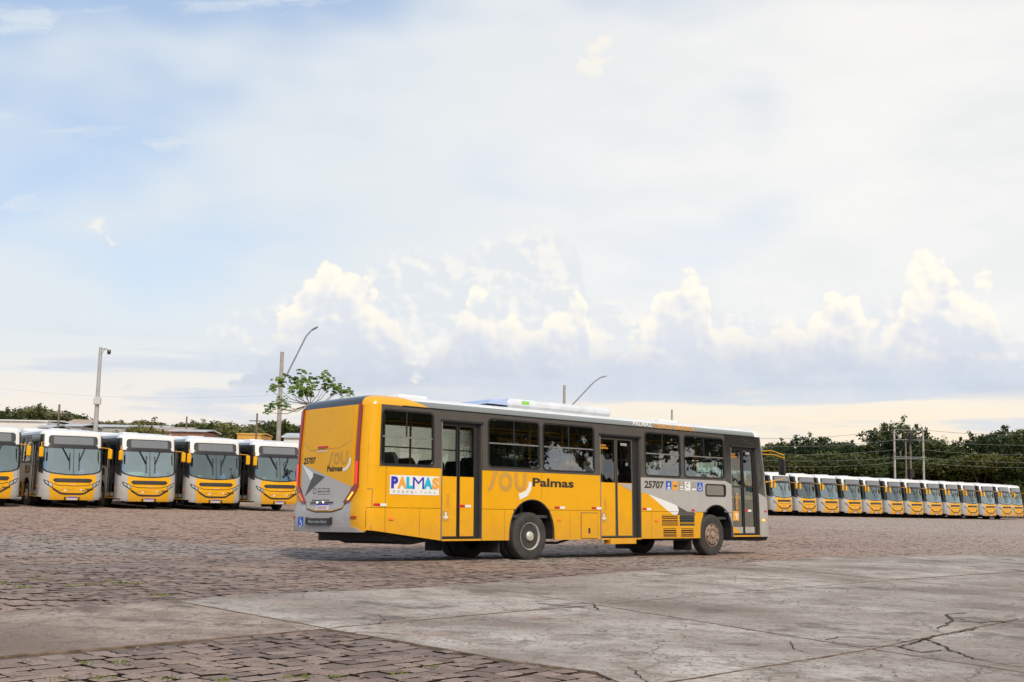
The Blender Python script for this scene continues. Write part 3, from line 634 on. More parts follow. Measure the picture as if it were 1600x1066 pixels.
    MB().add([(.25, -1.1, .66), (.25, 1.1, .66), (1.3, 1.1, .36), (1.3, -1.1, .36), (1.9, 1.1, .44), (1.9, -1.1, .44), (.25, -1.1, .8), (.25, 1.1, .8), (1.9, -1.1, .8), (1.9, 1.1, .8)], [(0, 1, 2, 3), (3, 2, 4, 5), (6, 0, 3, 5, 8), (1, 7, 9, 4, 2), (0, 6, 7, 1)]).build('engine_tray', UND, root)
    for ax, r_, h_ in ((AX_R + .02, .66, 1.26), (AX_F + .14, .65, 1.23)):
        for sgn in (-1, 1):
            a = arch_path(ax, r_, h_, .44); V_ = [(x, sgn * 1.235, z) for x, z in a] + [(x, sgn * .45, z) for x, z in a]; n = len(a)
            F_ = [(i, i + 1, n + i + 1, n + i) for i in range(n - 1)] + [tuple(range(n, 2 * n))]
            obj('wheel_arch', V_, F_, UND, root)
    lipR = MB(); a = arch_path(AX_R + .02, .665, 1.27, .425); lipR.tube([P('R', x, z, .004) for x, z in a], .014, 5).build('arch_lip', RUB, root)
    a = arch_path(AX_F + .14, .655, 1.24, .43); MB().tube([P('R', x, z, .004) for x, z in a], .014, 5).build('arch_lip', RUB, root)
    for sgn in (-1, 1):
        wheel_part(root, AX_R, sgn * (W / 2 - .05), sgn, True, hero); wheel_part(root, AX_F, sgn * (W / 2 - .05), sgn, False, hero)
        MB().lathe([(.28, -.27), (.46, -.27), (.505, -.21), (.505, -.03), (.46, .0), (.28, .0)], (AX_R, sgn * (W / 2 - .38), .505), 32, sgn).build('inner_tyre', RUB, root, 35)
        MB().box((AX_R - .86, sgn * .93, .37), (.02, .26, .20)).build('mud_flap', UND, root); MB().box((AX_F - .82, sgn * .95, .34), (.02, .27, .20)).build('mud_flap', UND, root)
    MB().tube([(5.05, -.9, .36), (5.5, -.95, .35), (5.9, -.9, .42)], .03, 6).build('air_hose', UND, root)
    # --- mirrors
    for sgn, sf in ((-1, 'R'), (1, 'L')):
        a0 = P(sf, L - .12, 2.68, .01); b0 = P(sf, L - .06, 1.86, .01)
        hx, hy = (L + .22, sgn * (W / 2 + .10)) if sgn < 0 else (L + .02, W / 2 + .17)
        if sgn > 0 or not hero: hx = min(hx, L + .16) if sgn < 0 else L - .03
        ma = MB()
        if sgn > 0: ma.tube([(a0.x - .1, a0.y, 2.55), (hx, hy, 2.50), (hx, hy, 2.4)], .018, 6)
        elif not hero: ma.tube([a0, (hx - .02, hy, 2.66), (hx, hy, 2.45)], .018, 6).tube([(a0.x, a0.y, 2.58), (hx, hy, 2.55)], .014, 6)
        if sgn < 0 and hero: ma.tube([a0, (a0.x + .25, sgn * (W / 2 + .03), 2.70), (hx + .08, hy, 2.60), (hx + .10, hy, 2.45)], .012, 6).tube([(a0.x, a0.y, 2.60), (a0.x + .3, sgn * (W / 2 + .04), 2.60), (hx + .08, hy, 2.52)], .011, 6)
        if sgn < 0 and hero: ma.tube([(hx + .10, hy, 2.46), (hx + .10, hy, 2.02), (hx - .05, hy - sgn * .02, 1.95), b0], .012, 6)
        arm = ma.build('mirror_arm', HRL, root, 40)
        MB().box((hx + .01, hy, 2.27), (.05, .09, .21), 0, .035).build('mirror_head', BLK if hero and sgn < 0 else YEL, arm, 30); MB().box((hx - .055, hy, 2.27), (.008, .085, .2)).build('mirror_glass', BLKP, arm)
    # --- marker lamps and reflectors
    for u in (.64, 5.25, 8.52): panel('marker_lamp', 'R', rrect(u - .06, u + .06, .835, .875, .02), AMBO, root, .02, .02, 0)
    panel('marker_lamp', 'R', rrect(12.86, 12.98, .85, .90, .02), AMB if hero else AMBO, root, .02, .02, 0)
    if hero:
        for u in (.20, 5.10, 6.28, 8.02):
            panel('reflector', 'R', rect(u, u + .16, 1.09, 1.14), RED, root, .004, 0, 0); panel('reflector', 'R', rect(u + .16, u + .32, 1.09, 1.14), WDEC, root, .004, 0, 0)
        for u in (9.86, 13.0): panel('reflector', 'R', rect(u, u + .13, 1.08, 1.125), RED, root, .005, 0, 0)
        for u, z0, z1 in ((.49, .61, ZS - .01), (.49, ZS, ZB)): panel('panel_joint', 'R', rect(u - .004, u + .004, z0, z1), GRY, root, .002, 0, 0)
        for u, z0, z1 in ((5.58, .44, ZS - .01), (3.62, .44, ZS - .01), (1.35, .52, ZS - .01), (4.70, 1.29, ZB - .01), (8.35, .44, ZS - .01)): panel('panel_joint', 'R', rect(u - .003, u + .003, z0, z1), GRY, root, .002, 0, 0)
        for u in (9.37, 9.75, 10.2): panel('panel_joint', 'R', rect(u - .003, u + .003, 1.22, ZB - .01), GRV, root, .002, 0, 0)
        panel('panel_joint', 'R', rect(S0, .17, 1.405, 1.415), GRY, root, .003, 0, 0); panel('panel_joint', 'R', rect(.165, .175, .65, 1.41), GRY, root, .003, 0, 0)
        stk = panel('city_sticker', 'R', rect(.585, 1.83, 1.315, 1.685), WDEC, root, .004, 0, 0)
        x = .62
        for ch, wd, m in (('P', .17, IND), ('A', .23, ORG), ('L', .17, CYA), ('M', .27, IND), ('A', .23, CYA), ('S', .17, ORG)):
            text('sticker_letter', ch, 'R', (x, x + wd + .01, 1.43, 1.66), m, stk, .008 if ch != 'A' else .007, 0.0 if ch == 'M' else .06); x += wd - .008
        for k, ch in enumerate('PREFEITURA'): text('sticker_letter', ch, 'R', (.68 + k * .112, .68 + k * .112 + (.05 if ch != 'I' else .012), 1.345, 1.39), GRV, stk, .008, .0)
        def lg(u, z): return (3.12 + u * 1.12, 1.45 + z * .38)
        panel('livery_logo', 'R', flatten([stroke([lg(.02, .02), lg(.10, .12), lg(.15, .5), lg(.19, .88), lg(.27, .97)], .10), stroke([lg(.465 + .135 * math.cos(a * .449), .48 + .40 * math.sin(a * .449)) for a in range(15)], .10), stroke([lg(.74, 1.0), lg(.745, .3), lg(.80, .12), lg(.87, .07), lg(.94, .2), lg(.965, .5), lg(.965, 1.0)], .10)]), TAN, root, .004, 0)
        panel('livery_swoosh', 'R', stroke([(4.365, 1.645), (4.34, 1.51), (4.25, 1.40), (4.03, 1.325)], [.09, .10, .12, .13]), WDEC, root, .006, 0)
        text('livery_word', 'Palmas', 'R', (4.43, 5.70, 1.55, 1.735), CHR, root, .005, .03)
        text('fleet_number', '25707', 'R', (8.10, 8.82, 1.60, 1.775), CHR, root, .005, .03, shear=.1)
        panel('livery_yellow', 'R', [(7.99, ZS), (8.98, ZS), (8.25, 1.46), (8.1, 1.49), (7.99, 1.50)], YEL, root, .003, 0)
        panel('livery_white', 'R', [(8.98, ZS), (9.36, ZS), (9.37, 1.10), (9.31, 1.20), (9.15, 1.25), (8.25, 1.46)], WDEC, root, .004, 0)
        panel('livery_charcoal', 'R', [(9.36, ZS), (9.70, ZS), (9.66, 1.085), (9.31, 1.20), (9.36, 1.12)], DKG, root, .004, 0)
        for k, m in enumerate((BLU, ORG, GRV, WDEC, GRV)):
            u = 8.90 + k * .242; ic = panel('pictogram', 'R', rect(u, u + .20, 1.575, 1.785), m, root, .004, 0, 0)
            if k == 0:
                panel('pictogram_mark', 'R', flatten([stroke([(u + .1 + .045 * math.cos(a_), 1.71 + .045 * math.sin(a_)), (u + .1 - .045 * math.cos(a_), 1.71 - .045 * math.sin(a_))], .016) for a_ in (0, 1.047, 2.094)] + [rect(u + .05, u + .15, 1.605, 1.645), rect(u + .02, u + .18, 1.583, 1.594)]), WDEC, ic, .007, 0)
            elif k == 1: text('pictogram_mark', 'USB', 'R', (u + .03, u + .17, 1.65, 1.70), CHR, ic, .007, .03)
            elif k == 2: panel('pictogram_mark', 'R', [(arc(u + .1, 1.73, .038, .038, 0, 360, 12)[:-1], [])], ORG, ic, .007, 0); panel('pictogram_mark', 'R', flatten([rect(u + .04, u + .16, 1.64, 1.675), rect(u + .02, u + .18, 1.585, 1.61)]), WDEC, ic, .007, 0)
            elif k == 3: panel('pictogram_mark', 'R', flatten([stroke(arc(u + .1, 1.70, .05, .045, 150, 300, 8), .018), [(u + .05, 1.745), (u + .1, 1.77), (u + .15, 1.745), (u + .1, 1.735)]]), CHR, ic, .007, 0)
            else: panel('pictogram_mark', 'R', flatten([stroke([(u + .14, 1.77), (u + .12, 1.70), (u + .06, 1.68)], .02)]), TAN, ic, .007, 0); panel('pictogram_mark', 'R', rect(u + .02, u + .18, 1.585, 1.63), WDEC, ic, .007, 0)
        wheelchair('R', 8.90 + 5 * .242, 8.90 + 5 * .242 + .21, 1.57, 1.785, root, .005)
        # fuel flap, vent grille, step
        ff = panel('fuel_flap', 'R', rect(5.94, 6.46, .455, 1.0), YEL, root, .012, .012, 0); panel('flap_joint', 'R', [(rect(5.925, 6.475, .44, 1.015), [rect(5.94, 6.46, .455, 1.0)[::-1]])], GRY, ff, .004, 0, 0); panel('flap_latch', 'R', rrect(6.16, 6.22, .56, .68, .02), BLK, ff, .016, .01, 0)
        for u, m in ((4.66, 0), (6.0, 0), (7.6, 0)): pass
    vent = panel('vent_grille', 'R', [(rect(8.66, 10.05, .43, ZS - .008), [rect(8.73, 9.34, .73, .985)[::-1], rect(9.40, 9.98, .73, .985)[::-1], rect(8.78, 9.28, .46, .665)[::-1], rect(9.45, 9.94, .46, .665)[::-1]])], YEL, root, .0, .03, 0)
    for u0, u1, z0, z1, n_ in ((8.73, 9.34, .73, .985, 6), (9.40, 9.98, .73, .985, 6), (8.78, 9.28, .46, .665, 4), (9.45, 9.94, .46, .665, 4)):
        for k in range(n_):
            z = z0 + (k + .5) * (z1 - z0) / n_
            panel('vent_slat', 'R', rect(u0, u1, z - .011, z + .011), (DKG if 9.25 > u0 > 9.0 or (u0 > 9.3 and z > .8) else YEL) if k % 2 else (DKG if u0 > 9.3 and z > .7 else M('vent_slat_orange', (.55, .24, .05), .5)), vent, .0, .015, 0)
    panel('vent_dark', 'R', rect(8.68, 10.03, .44, 1.0), UND, vent, -.06, 0, 0)
    panel('livery_white', 'R', [(9.05, ZS - .01), (9.36, ZS - .01), (9.30, .99), (9.13, .99)], WDEC, vent, .003, 0, 0); panel('livery_charcoal', 'R', [(9.36, ZS - .01), (9.95, ZS - .01), (10.03, 1.0), (9.99, .99), (9.30, .99)], DKG, vent, .003, 0, 0)
    MB().box((7.30, -1.22, .385), (.44, .10, .065)).build('step_board', HRL, root); MB().box((9.3, -1.15, .40), (.7, .06, .02)).build('side_rail', UND, root)
    if hero:
        text('roof_slogan', 'PALMAS,', 'R', (7.74, 8.44, ZC + .005, ZC + .115), WDEC, root, .004, .02); text('roof_slogan', 'CIDADE GIRASSOL', 'R', (8.50, 10.08, ZC + .005, ZC + .115), ORG, root, .004, .02)
        lgp = panel('maker_badge', 'R', [([(11.93, 2.93), (11.98, 2.87), (12.50, 2.84), (12.58, 2.85), (12.53, 2.92)], [[(11.96, 2.915), (12.51, 2.905), (12.55, 2.86), (12.50, 2.855), (11.995, 2.885)]])], CRM, root, .008, .006, 0); text('badge_words', 'TORINO', 'R', (12.06, 12.42, 2.875, 2.9), CRM, lgp, .009, .03)
        for u, z in ((6.05, 1.93), (8.32, 1.93)):
            nt = panel('window_notice', 'R', rect(u, u + .33, z, z + .21), M('notice_grey', (.55, .58, .58), .5), root, -.018, 0, 0); text('notice_words', 'ASSENTO', 'R', (u + .02, u + .31, z + .12, z + .19), CHR, nt, -.014, .02)
    return root
# ---------------------------------------------------------------- ground
def sstep(a, b, x): x = np.clip((x - a) / (b - a), 0, 1); return x * x * (3 - 2 * x)
HA = Vector((.48355, 25.44992, .010)); HB = Vector((5.042, 29.754, -.03))       # right wheel contacts of the moving bus
hf = Vector((HB.x - HA.x, HB.y - HA.y, 0)).normalized(); hl = Vector((-hf.y, hf.x, 0))
def G(x, y):
    """ground height: a slightly tilted yard with a shallow drain beyond the moving bus"""
    x = np.asarray(x, float); y = np.asarray(y, float)
    h = -.01354 * np.clip(x, -70, 70) + .00292 * np.clip(y, -20, 130) - .045
    dd = (x - HA.x) * hl.x + (y - HA.y) * hl.y; ss = (x - HA.x) * hf.x + (y - HA.y) * hf.y
    return h - .075 * sstep(.2, 2.4, dd) * (1 - sstep(5, 14, dd)) * sstep(-16, -7, ss) * (1 - sstep(12, 22, ss))
SLABS = [
 [(-8.2, 10.0), (-6.3, 12.25), (-5.44, 13.0), (-4.79, 13.75), (-4.06, 14.70), (-1.85, 12.49), (-2.91, 11.25), (-4.13, 9.93), (-6.3, 7.6)],
 [(-1.85, 12.49), (-4.06, 14.70), (-3.29, 15.84), (-1.41, 17.47), (-.62, 18.45), (1.2, 15.95), (.07, 14.72)],
 [(1.2, 15.95), (-.62, 18.45), (.08, 19.5), (2.15, 22.45), (4.2, 19.45)],
 [(4.2, 19.45), (2.15, 22.45), (3.14, 23.8), (5.0, 26.45), (7.3, 22.9)],
 [(7.3, 22.9), (5.0, 26.45), (6.06, 27.9), (8.3, 30.8), (11.6, 33.4), (13.4, 28.9), (10.4, 26.0)],
 [(13.4, 28.9), (11.6, 33.4), (15.66, 36.4), (22, 40.5), (24, 39)],
 [(-1.85, 12.49), (.07, 14.72), (1.2, 15.95), (3.72, 12.35), (1.41, 9.89), (.97, 9.42), (.76, 10.21), (.06, 10.66), (-.79, 11.49)],
 [(1.2, 15.95), (4.2, 19.45), (6.85, 16.1), (3.72, 12.35)],
 [(4.2, 19.45), (7.3, 22.9), (10.1, 19.8), (6.85, 16.1)],
 [(7.3, 22.9), (10.4, 26.0), (13.4, 28.9), (16.6, 26.2), (10.1, 19.8)],
 [(13.4, 28.9), (24, 39), (27, 36.5), (16.6, 26.2)],
 [(.97, 9.42), (1.41, 9.89), (3.72, 12.35), (6.4, 8.9), (4.0, 6.3), (1.33, 8.6)],
 [(3.72, 12.35), (6.85, 16.1), (9.7, 12.7), (6.4, 8.9)],
 [(6.85, 16.1), (10.1, 19.8), (13, 16.6), (9.7, 12.7)],
 [(10.1, 19.8), (16.6, 26.2), (19.5, 23.2), (13, 16.6)],
]
def inside(px, py, poly):
    c = np.zeros(px.shape, bool); n = len(poly)
    for i in range(n):
        x1, y1 = poly[i]; x2, y2 = poly[(i + 1) % n]
        if y1 == y2: continue
        c ^= ((y1 > py) != (y2 > py)) & (px < (x2 - x1) * (py - y1) / (y2 - y1) + x1)
    return c
def on_slab(px, py):
    r = np.zeros(px.shape, bool)
    for s in SLABS: r |= inside(px, py, s)
    return r
def ground_mat():
    m = bpy.data.materials.new('cobble_ground'); m.use_nodes = True; t = m.node_tree; b = t.nodes['Principled BSDF']
    tc = nd(t, 'ShaderNodeTexCoord').outputs['Object']
    rot = nd(t, 'ShaderNodeMapping', {0: tc, 'Rotation': (0, 0, -rad(48.8)), 'Scale': (5.2, 4.6, 0)}).outputs[0]
    vo = nd(t, 'ShaderNodeTexVoronoi', {'Vector': rot, 'Scale': 1.0, 'Randomness': .55})
    ed = nd(t, 'ShaderNodeTexVoronoi', {'Vector': rot, 'Scale': 1.0, 'Randomness': .55}, feature='DISTANCE_TO_EDGE').outputs[0]
    big = noi(t, tc, .22, 5, .6); rnd = nd(t, 'ShaderNodeSeparateColor', {0: vo.outputs[1]}).outputs[0]
    st = mixc(t, rnd, (.32, .215, .165), (.49, .355, .285)); st = mixc(t, mr(t, big, .4, .65), st, (.47, .345, .275))
    st = mixc(t, mr(t, nd(t, 'ShaderNodeSeparateXYZ', {0: tc}).outputs[0], 4, 24, 0, .5), st, (.54, .48, .44))
    soil = mixc(t, mr(t, noi(t, tc, 1.3, 4, .6), .55, .7), (.085, .055, .040), (.07, .075, .022))
    fj = mr(t, ed, .02, .10); t.links.new(mixc(t, fj, soil, st), b.inputs['Base Color'])
    b.inputs['Roughness'].default_value = .85; b.inputs['Specular IOR Level'].default_value = .25
    t.links.new(nd(t, 'ShaderNodeBump', {'Strength': .7, 'Distance': .04, 'Height': mt(t, 'MULTIPLY_ADD', noi(t, tc, 14, 4, .6), .4, fj)}).outputs[0], b.inputs['Normal'])
    return m
def stone_mat():
    m = bpy.data.materials.new('cobble_stone'); m.use_nodes = True; t = m.node_tree; b = t.nodes['Principled BSDF']
    tc = nd(t, 'ShaderNodeNewGeometry').outputs['Position']
    r = nd(t, 'ShaderNodeAttribute', attribute_name='rnd').outputs['Fac']
    r = mt(t, 'FRACT', mt(t, 'ADD', r, nd(t, 'ShaderNodeObjectInfo').outputs['Random']))
    n1 = noi(t, tc, 40, 5, .65); big = noi(t, tc, .28, 5, .62)
    c_ = mixc(t, r, (.14, .094, .078), (.375, .275, .23)); c_ = mixc(t, mr(t, big, .45, .68), c_, (.43, .315, .25)); c_ = mixc(t, mr(t, noi(t, tc, .6, 4, .6), .5, .75, 0, .5), c_, (.21, .185, .18))
    yy = mt(t, 'MULTIPLY_ADD', mt(t, 'SUBTRACT', noi(t, tc, .18, 4, .6), .5), 9.0, nd(t, 'ShaderNodeSeparateXYZ', {0: tc}).outputs[1])
    c_ = mixc(t, mr(t, yy, 25, 31, 0, .62), c_, (.50, .335, .25))                # reddish dust lies on the far part of the yard
    c_ = mixc(t, mt(t, 'MULTIPLY', mr(t, yy, 22.5, 25), mr(t, yy, 30, 26.5, 0, .45)), c_, (.46, .43, .41))
    c_ = mixc(t, mt(t, 'MULTIPLY', mr(t, nd(t, 'ShaderNodeSeparateXYZ', {0: tc}).outputs[0], 4, 24, 0, .5), mr(t, yy, 26, 34)), c_, (.52, .46, .42))
    c_ = mixc(t, mr(t, n1, .35, .7), mixc(t, .6, c_, (.12, .095, .085)), c_)
    c_ = mixc(t, mr(t, noi(t, tc, 3.1, 6, .7), .66, .74, 0, .5), c_, (.12, .12, .035))
    t.links.new(c_, b.inputs['Base Color']); b.inputs['Roughness'].default_value = .72; b.inputs['Specular IOR Level'].default_value = .4
    t.links.new(nd(t, 'ShaderNodeBump', {'Strength': .55, 'Distance': .012, 'Height': noi(t, tc, 26, 6, .65)}).outputs[0], b.inputs['Normal'])
    return m
def concrete_mat():
    m = bpy.data.materials.new('old_concrete'); m.use_nodes = True; t = m.node_tree; b = t.nodes['Principled BSDF']
    tc = nd(t, 'ShaderNodeNewGeometry').outputs['Position']
    r = nd(t, 'ShaderNodeObjectInfo').outputs['Random']
    n0 = noi(t, tc, .35, 6, .65); n1 = noi(t, tc, 1.4, 7, .68); n2 = noi(t, tc, 13, 6, .72); n3 = noi(t, tc, 55, 4, .75)
    rot = nd(t, 'ShaderNodeMapping', {0: tc, 'Rotation': (0, 0, -rad(48.8)), 'Scale': (.5, 3.0, 1)}).outputs[0]
    sw = noi(t, rot, 1.2, 6, .65)
    c_ = mixc(t, mr(t, n1, .34, .64), (.295, .245, .208), (.60, .545, .495))
    c_ = mixc(t, mt(t, 'MULTIPLY', r, .3), c_, (.30, .25, .21))
    c_ = mixc(t, mr(t, n0, .45, .62, 0, .85), c_, (.21, .16, .13)); c_ = mixc(t, mr(t, sw, .54, .70, 0, .55), c_, (.52, .50, .47))
    c_ = mixc(t, mr(t, noi(t, tc, .9, 7, .72, ), .54, .63, 0, .75), c_, (.135, .11, .095))
    c_ = mixc(t, mr(t, n2, .50, .64, 0, .65), c_, (.16, .135, .12)); c_ = mixc(t, mr(t, n3, .56, .68, 0, .7), c_, (.11, .092, .082))
    c_ = mixc(t, mr(t, noi(t, tc, .55, 3, .5), .62, .72, 0, .35), c_, (.36, .22, .14))
    wv = nd(t, 'ShaderNodeVectorMath', {0: noi(t, tc, 3.0, 5, .65, out=1), 1: (.35, .35, 0), 2: tc}, operation='MULTIPLY_ADD').outputs[0]
    for sc_, wd_, am in ((.42, .006, .8), (1.3, .010, .45)):                                   # hairline cracks
        de = nd(t, 'ShaderNodeTexVoronoi', {'Vector': wv, 'Scale': sc_}, feature='DISTANCE_TO_EDGE', voronoi_dimensions='2D').outputs[0]
        c_ = mixc(t, mt(t, 'MULTIPLY', mr(t, de, wd_ * sc_ * 2, wd_ * sc_, 0, am), mr(t, noi(t, tc, .5, 3, .5), .42, .56)), c_, (.07, .055, .047))
    pit = nd(t, 'ShaderNodeTexVoronoi', {'Vector': tc, 'Scale': 11.0}, voronoi_dimensions='2D').outputs[0]
    c_ = mixc(t, mt(t, 'MULTIPLY', mr(t, pit, .20, .10), mr(t, noi(t, tc, 2.3, 3, .6), .48, .6, 0, .8)), c_, (.08, .065, .055))
    c_ = mixc(t, mr(t, noi(t, rot, 7.0, 7, .75), .52, .62, 0, .5), c_, (.17, .14, .125))
    t.links.new(c_, b.inputs['Base Color']); b.inputs['Roughness'].default_value = .78; b.inputs['Specular IOR Level'].default_value = .3
    hgt = mt(t, 'MULTIPLY_ADD', n3, .35, mt(t, 'MULTIPLY_ADD', n2, .8, n1))
    t.links.new(nd(t, 'ShaderNodeBump', {'Strength': .5, 'Distance': .014, 'Height': hgt}).outputs[0], b.inputs['Normal'])
    return m
GM, SM, CM = ground_mat(), stone_mat(), concrete_mat()
SOIL_SHADE = M('joint_soil_shade', (.028, .021, .017), .95, var=.5, scale=1.5, spec=.1)  # soil between cobbles; also colours their sides, painting in the joint shade
DIRT = M('crack_dirt', (.075, .058, .048), .95, var=.35, scale=6, bump=.4, bscale=40, spec=.1)
# sheet: fine near, coarse to the horizon
STONE_Y = 58.0
gx = np.concatenate([-np.geomspace(3000, 75, 22), np.linspace(-70, 70, 106), np.geomspace(75, 3000, 22)])
gy = np.concatenate([[-400, -120, -40], np.linspace(-10, 130, 140), np.geomspace(136, 4500, 26)])
X, Y = np.meshgrid(gx, gy); Z = G(X, Y)
Z -= .038 * (1 - sstep(STONE_Y - 4, STONE_Y + 1, Y)) * sstep(0, 4, Y)
nx, ny = len(gx), len(gy); V = np.stack([X.ravel(), Y.ravel(), Z.ravel()], 1)
ii, jj = np.meshgrid(np.arange(nx - 1), np.arange(ny - 1)); a = (jj * nx + ii).ravel()
ground = obj('ground', V.tolist(), np.stack([a, a + 1, a + nx + 1, a + nx], 1).tolist(), [GM, SOIL_SHADE], None, 180)
for p_ in ground.data.polygons:
    if 0 < p_.center.y < STONE_Y - 3 and abs(p_.center.x) < .47 * p_.center.y + 2: p_.material_index = 1
tag(ground, 'reddish cobbled yard reaching to the trees', kind='structure')
# cobbles: rows along the slab edge
e1 = np.array([math.cos(rad(48.8)), math.sin(rad(48.8))]); e2 = np.array([-e1[1], e1[0]])
rowh = .205; cen = []; hw = []; hh = []
row = 0
for q in np.arange(-48, 52, rowh):
    p0 = -30 + rng.uniform(0, .3)
    ws = rng.uniform(.15, .29, 480); xs = p0 + np.cumsum(ws) - ws / 2
    ok = xs < 80; ws = ws[ok]; xs = xs[ok]
    wob = .05 * np.sin(xs * .35 + q * .7) + .03 * np.sin(xs * 1.1 + q)
    pt = xs[:, None] * e1 + (q + wob + rng.uniform(-.012, .012, len(xs)))[:, None] * e2
    vis = (pt[:, 1] > 8.3) & (pt[:, 1] < STONE_Y) & (np.abs(pt[:, 0]) < .47 * pt[:, 1] + 1.2)
    pt = pt[vis]; ws = ws[vis]
    keep = ~on_slab(pt[:, 0], pt[:, 1]); cen.append(pt[keep]); hw.append(ws[keep] / 2)
cen = np.concatenate(cen); hw = np.concatenate(hw); n = len(cen)
order = np.argsort(np.hypot(cen[:, 0], cen[:, 1])); cen = cen[order]; hw = hw[order]
gap = rng.uniform(.008, .022, n) + .016 * (rng.random(n) < .12); hhs = rowh / 2 - rng.uniform(.008, .024, n) - .016 * (rng.random(n) < .12)
def stone_verts(c, hw_, hh_, zz, jit, tl):
    """12 vertices: top (4), shoulder (4), foot (4)"""
    k = len(hw_); out = np.zeros((k, 12, 3))
    sg = np.array([(-1, -1), (1, -1), (1, 1), (-1, 1)])
    for lay, (ins, dz) in enumerate(((.010, 0), (.0, -.007), (-.002, -.07))):
        for i in range(4):
            u = sg[i, 0] * (hw_ - ins) + jit[:, i, 0]; v = sg[i, 1] * (hh_ - ins) + jit[:, i, 1]
            xy = c + u[:, None] * e1 + v[:, None] * e2
            out[:, lay * 4 + i, :2] = xy; out[:, lay * 4 + i, 2] = zz + dz + tl[:, 0] * u + tl[:, 1] * v
    return out
SF = [(0, 1, 2, 3)] + [(4 + i, 4 + (i + 1) % 4, (i + 1) % 4, i) for i in range(4)] + [(8 + i, 8 + (i + 1) % 4, 4 + (i + 1) % 4, 4 + i) for i in range(4)]
jit = rng.uniform(-.020, .020, (n, 4, 2)); tl = rng.normal(0, .018, (n, 2)); zo = G(cen[:, 0], cen[:, 1]) + rng.normal(0, .0035, n)
NEAR = 300
sv = stone_verts(cen[NEAR:], hw[NEAR:] - gap[NEAR:], hhs[NEAR:], zo[NEAR:], jit[NEAR:], tl[NEAR:])
nf = n - NEAR
fidx = (np.array(SF)[None] + (np.arange(nf) * 12)[:, None, None]).reshape(-1, 4)
me = bpy.data.meshes.new('cobblestone_field')
me.vertices.add(nf * 12); me.vertices.foreach_set('co', sv.reshape(-1))
me.loops.add(len(fidx) * 4); me.loops.foreach_set('vertex_index', fidx.reshape(-1).astype(np.int32))
me.polygons.add(len(fidx)); me.polygons.foreach_set('loop_start', np.arange(len(fidx), dtype=np.int32) * 4)
me.update(calc_edges=True); me.validate()
at_ = me.attributes.new('rnd', 'FLOAT', 'POINT'); at_.data.foreach_set('value', np.repeat(rng.random(nf), 12).astype(np.float32))
me.materials.append(SM); me.materials.append(SOIL_SHADE); me.polygons.foreach_set('material_index', np.tile(np.array([0, 0, 0, 0, 0, 1, 1, 1, 1], np.int32), nf))  # stone sides take the dark soil colour: shade in the joints is painted
o = bpy.data.objects.new('cobblestone_field', me); col.objects.link(o); o.parent = ground; tag(o, kind='stuff')
prot = []
for k in range(10):                                          # ten stone shapes shared by the nearest 300
    jt = rng.uniform(-.020, .020, (1, 4, 2)); tt = rng.normal(0, .015, (1, 2))
    v = stone_verts(np.zeros((1, 2)), np.array([.095 + .006 * (k % 3)]), np.array([.086]), np.zeros(1), jt, tt)[0]
    so_ = obj('cobblestone', v.tolist(), SF, [SM, SOIL_SHADE], None, 0, link=False); so_.data.polygons.foreach_set('material_index', [0, 0, 0, 0, 0, 1, 1, 1, 1]); prot.append(so_.data); bpy.data.objects.remove(so_)
for i in range(NEAR):
    o = bpy.data.objects.new('cobblestone', prot[i % 10]); o.parent = ground; col.objects.link(o)
    o.location = (cen[i, 0], cen[i, 1], zo[i]); k = (hw[i] - gap[i]) / (.095 + .006 * ((i % 10) % 3))
    o.scale = (1, 1, 1); o.matrix_local = Matrix.Translation(o.location) @ Matrix.Rotation(rad(48.8), 4, 'Z') @ Matrix.Diagonal((k, 1, 1, 1)) @ Matrix.Rotation(-rad(48.8), 4, 'Z')
# concrete slabs
BED = M('joint_dirt', (.15, .11, .085), .95, var=.4, scale=5, bump=.4, bscale=40, spec=.1)
bx = [(-9, 9.5), (-4.1, 15.0), (-.3, 19.2), (8.2, 31.2), (22.5, 41.5), (28, 36), (13, 15), (4, 5.8), (1.2, 8.4), (.9, 9.9), (-1.85, 12.3), (-6.3, 7.4)]
apron = obj('concrete_apron', [(x, y, float(G(x, y)) - .010) for x, y in bx], [tuple(range(len(bx)))], BED); tag(apron, 'dirt-filled bed under old concrete slabs', kind='structure')
CMB = CM.copy(); CMB.name = 'brown_concrete'
for l_ in list(CMB.node_tree.links):
    if l_.to_socket.name == 'Base Color' and l_.to_node.type == 'BSDF_PRINCIPLED':
        sk = l_.from_socket; bs = l_.to_socket
CMB.node_tree.links.new(mixc(CMB.node_tree, 1.0, sk, (.84, .76, .70), 'MULTIPLY'), bs)
def rough_outline(poly, shrink, amp):
    c0 = Vector((sum(p[0] for p in poly) / len(poly), sum(p[1] for p in poly) / len(poly))); out = []
    for i in range(len(poly)):
        p = Vector(poly[i]); q = Vector(poly[(i + 1) % len(poly)]); m_ = max(1, int((q - p).length / .22))
        nrm = Vector((-(q - p).y, (q - p).x)).normalized()
        if nrm.dot(c0 - p) < 0: nrm = -nrm
        for k in range(m_):
            a_ = p.lerp(q, k / m_); out.append(a_ + nrm * (shrink + (random.random() ** 3) * amp * 2.2) + (q - p).normalized() * random.uniform(-.02, .02))
    return out
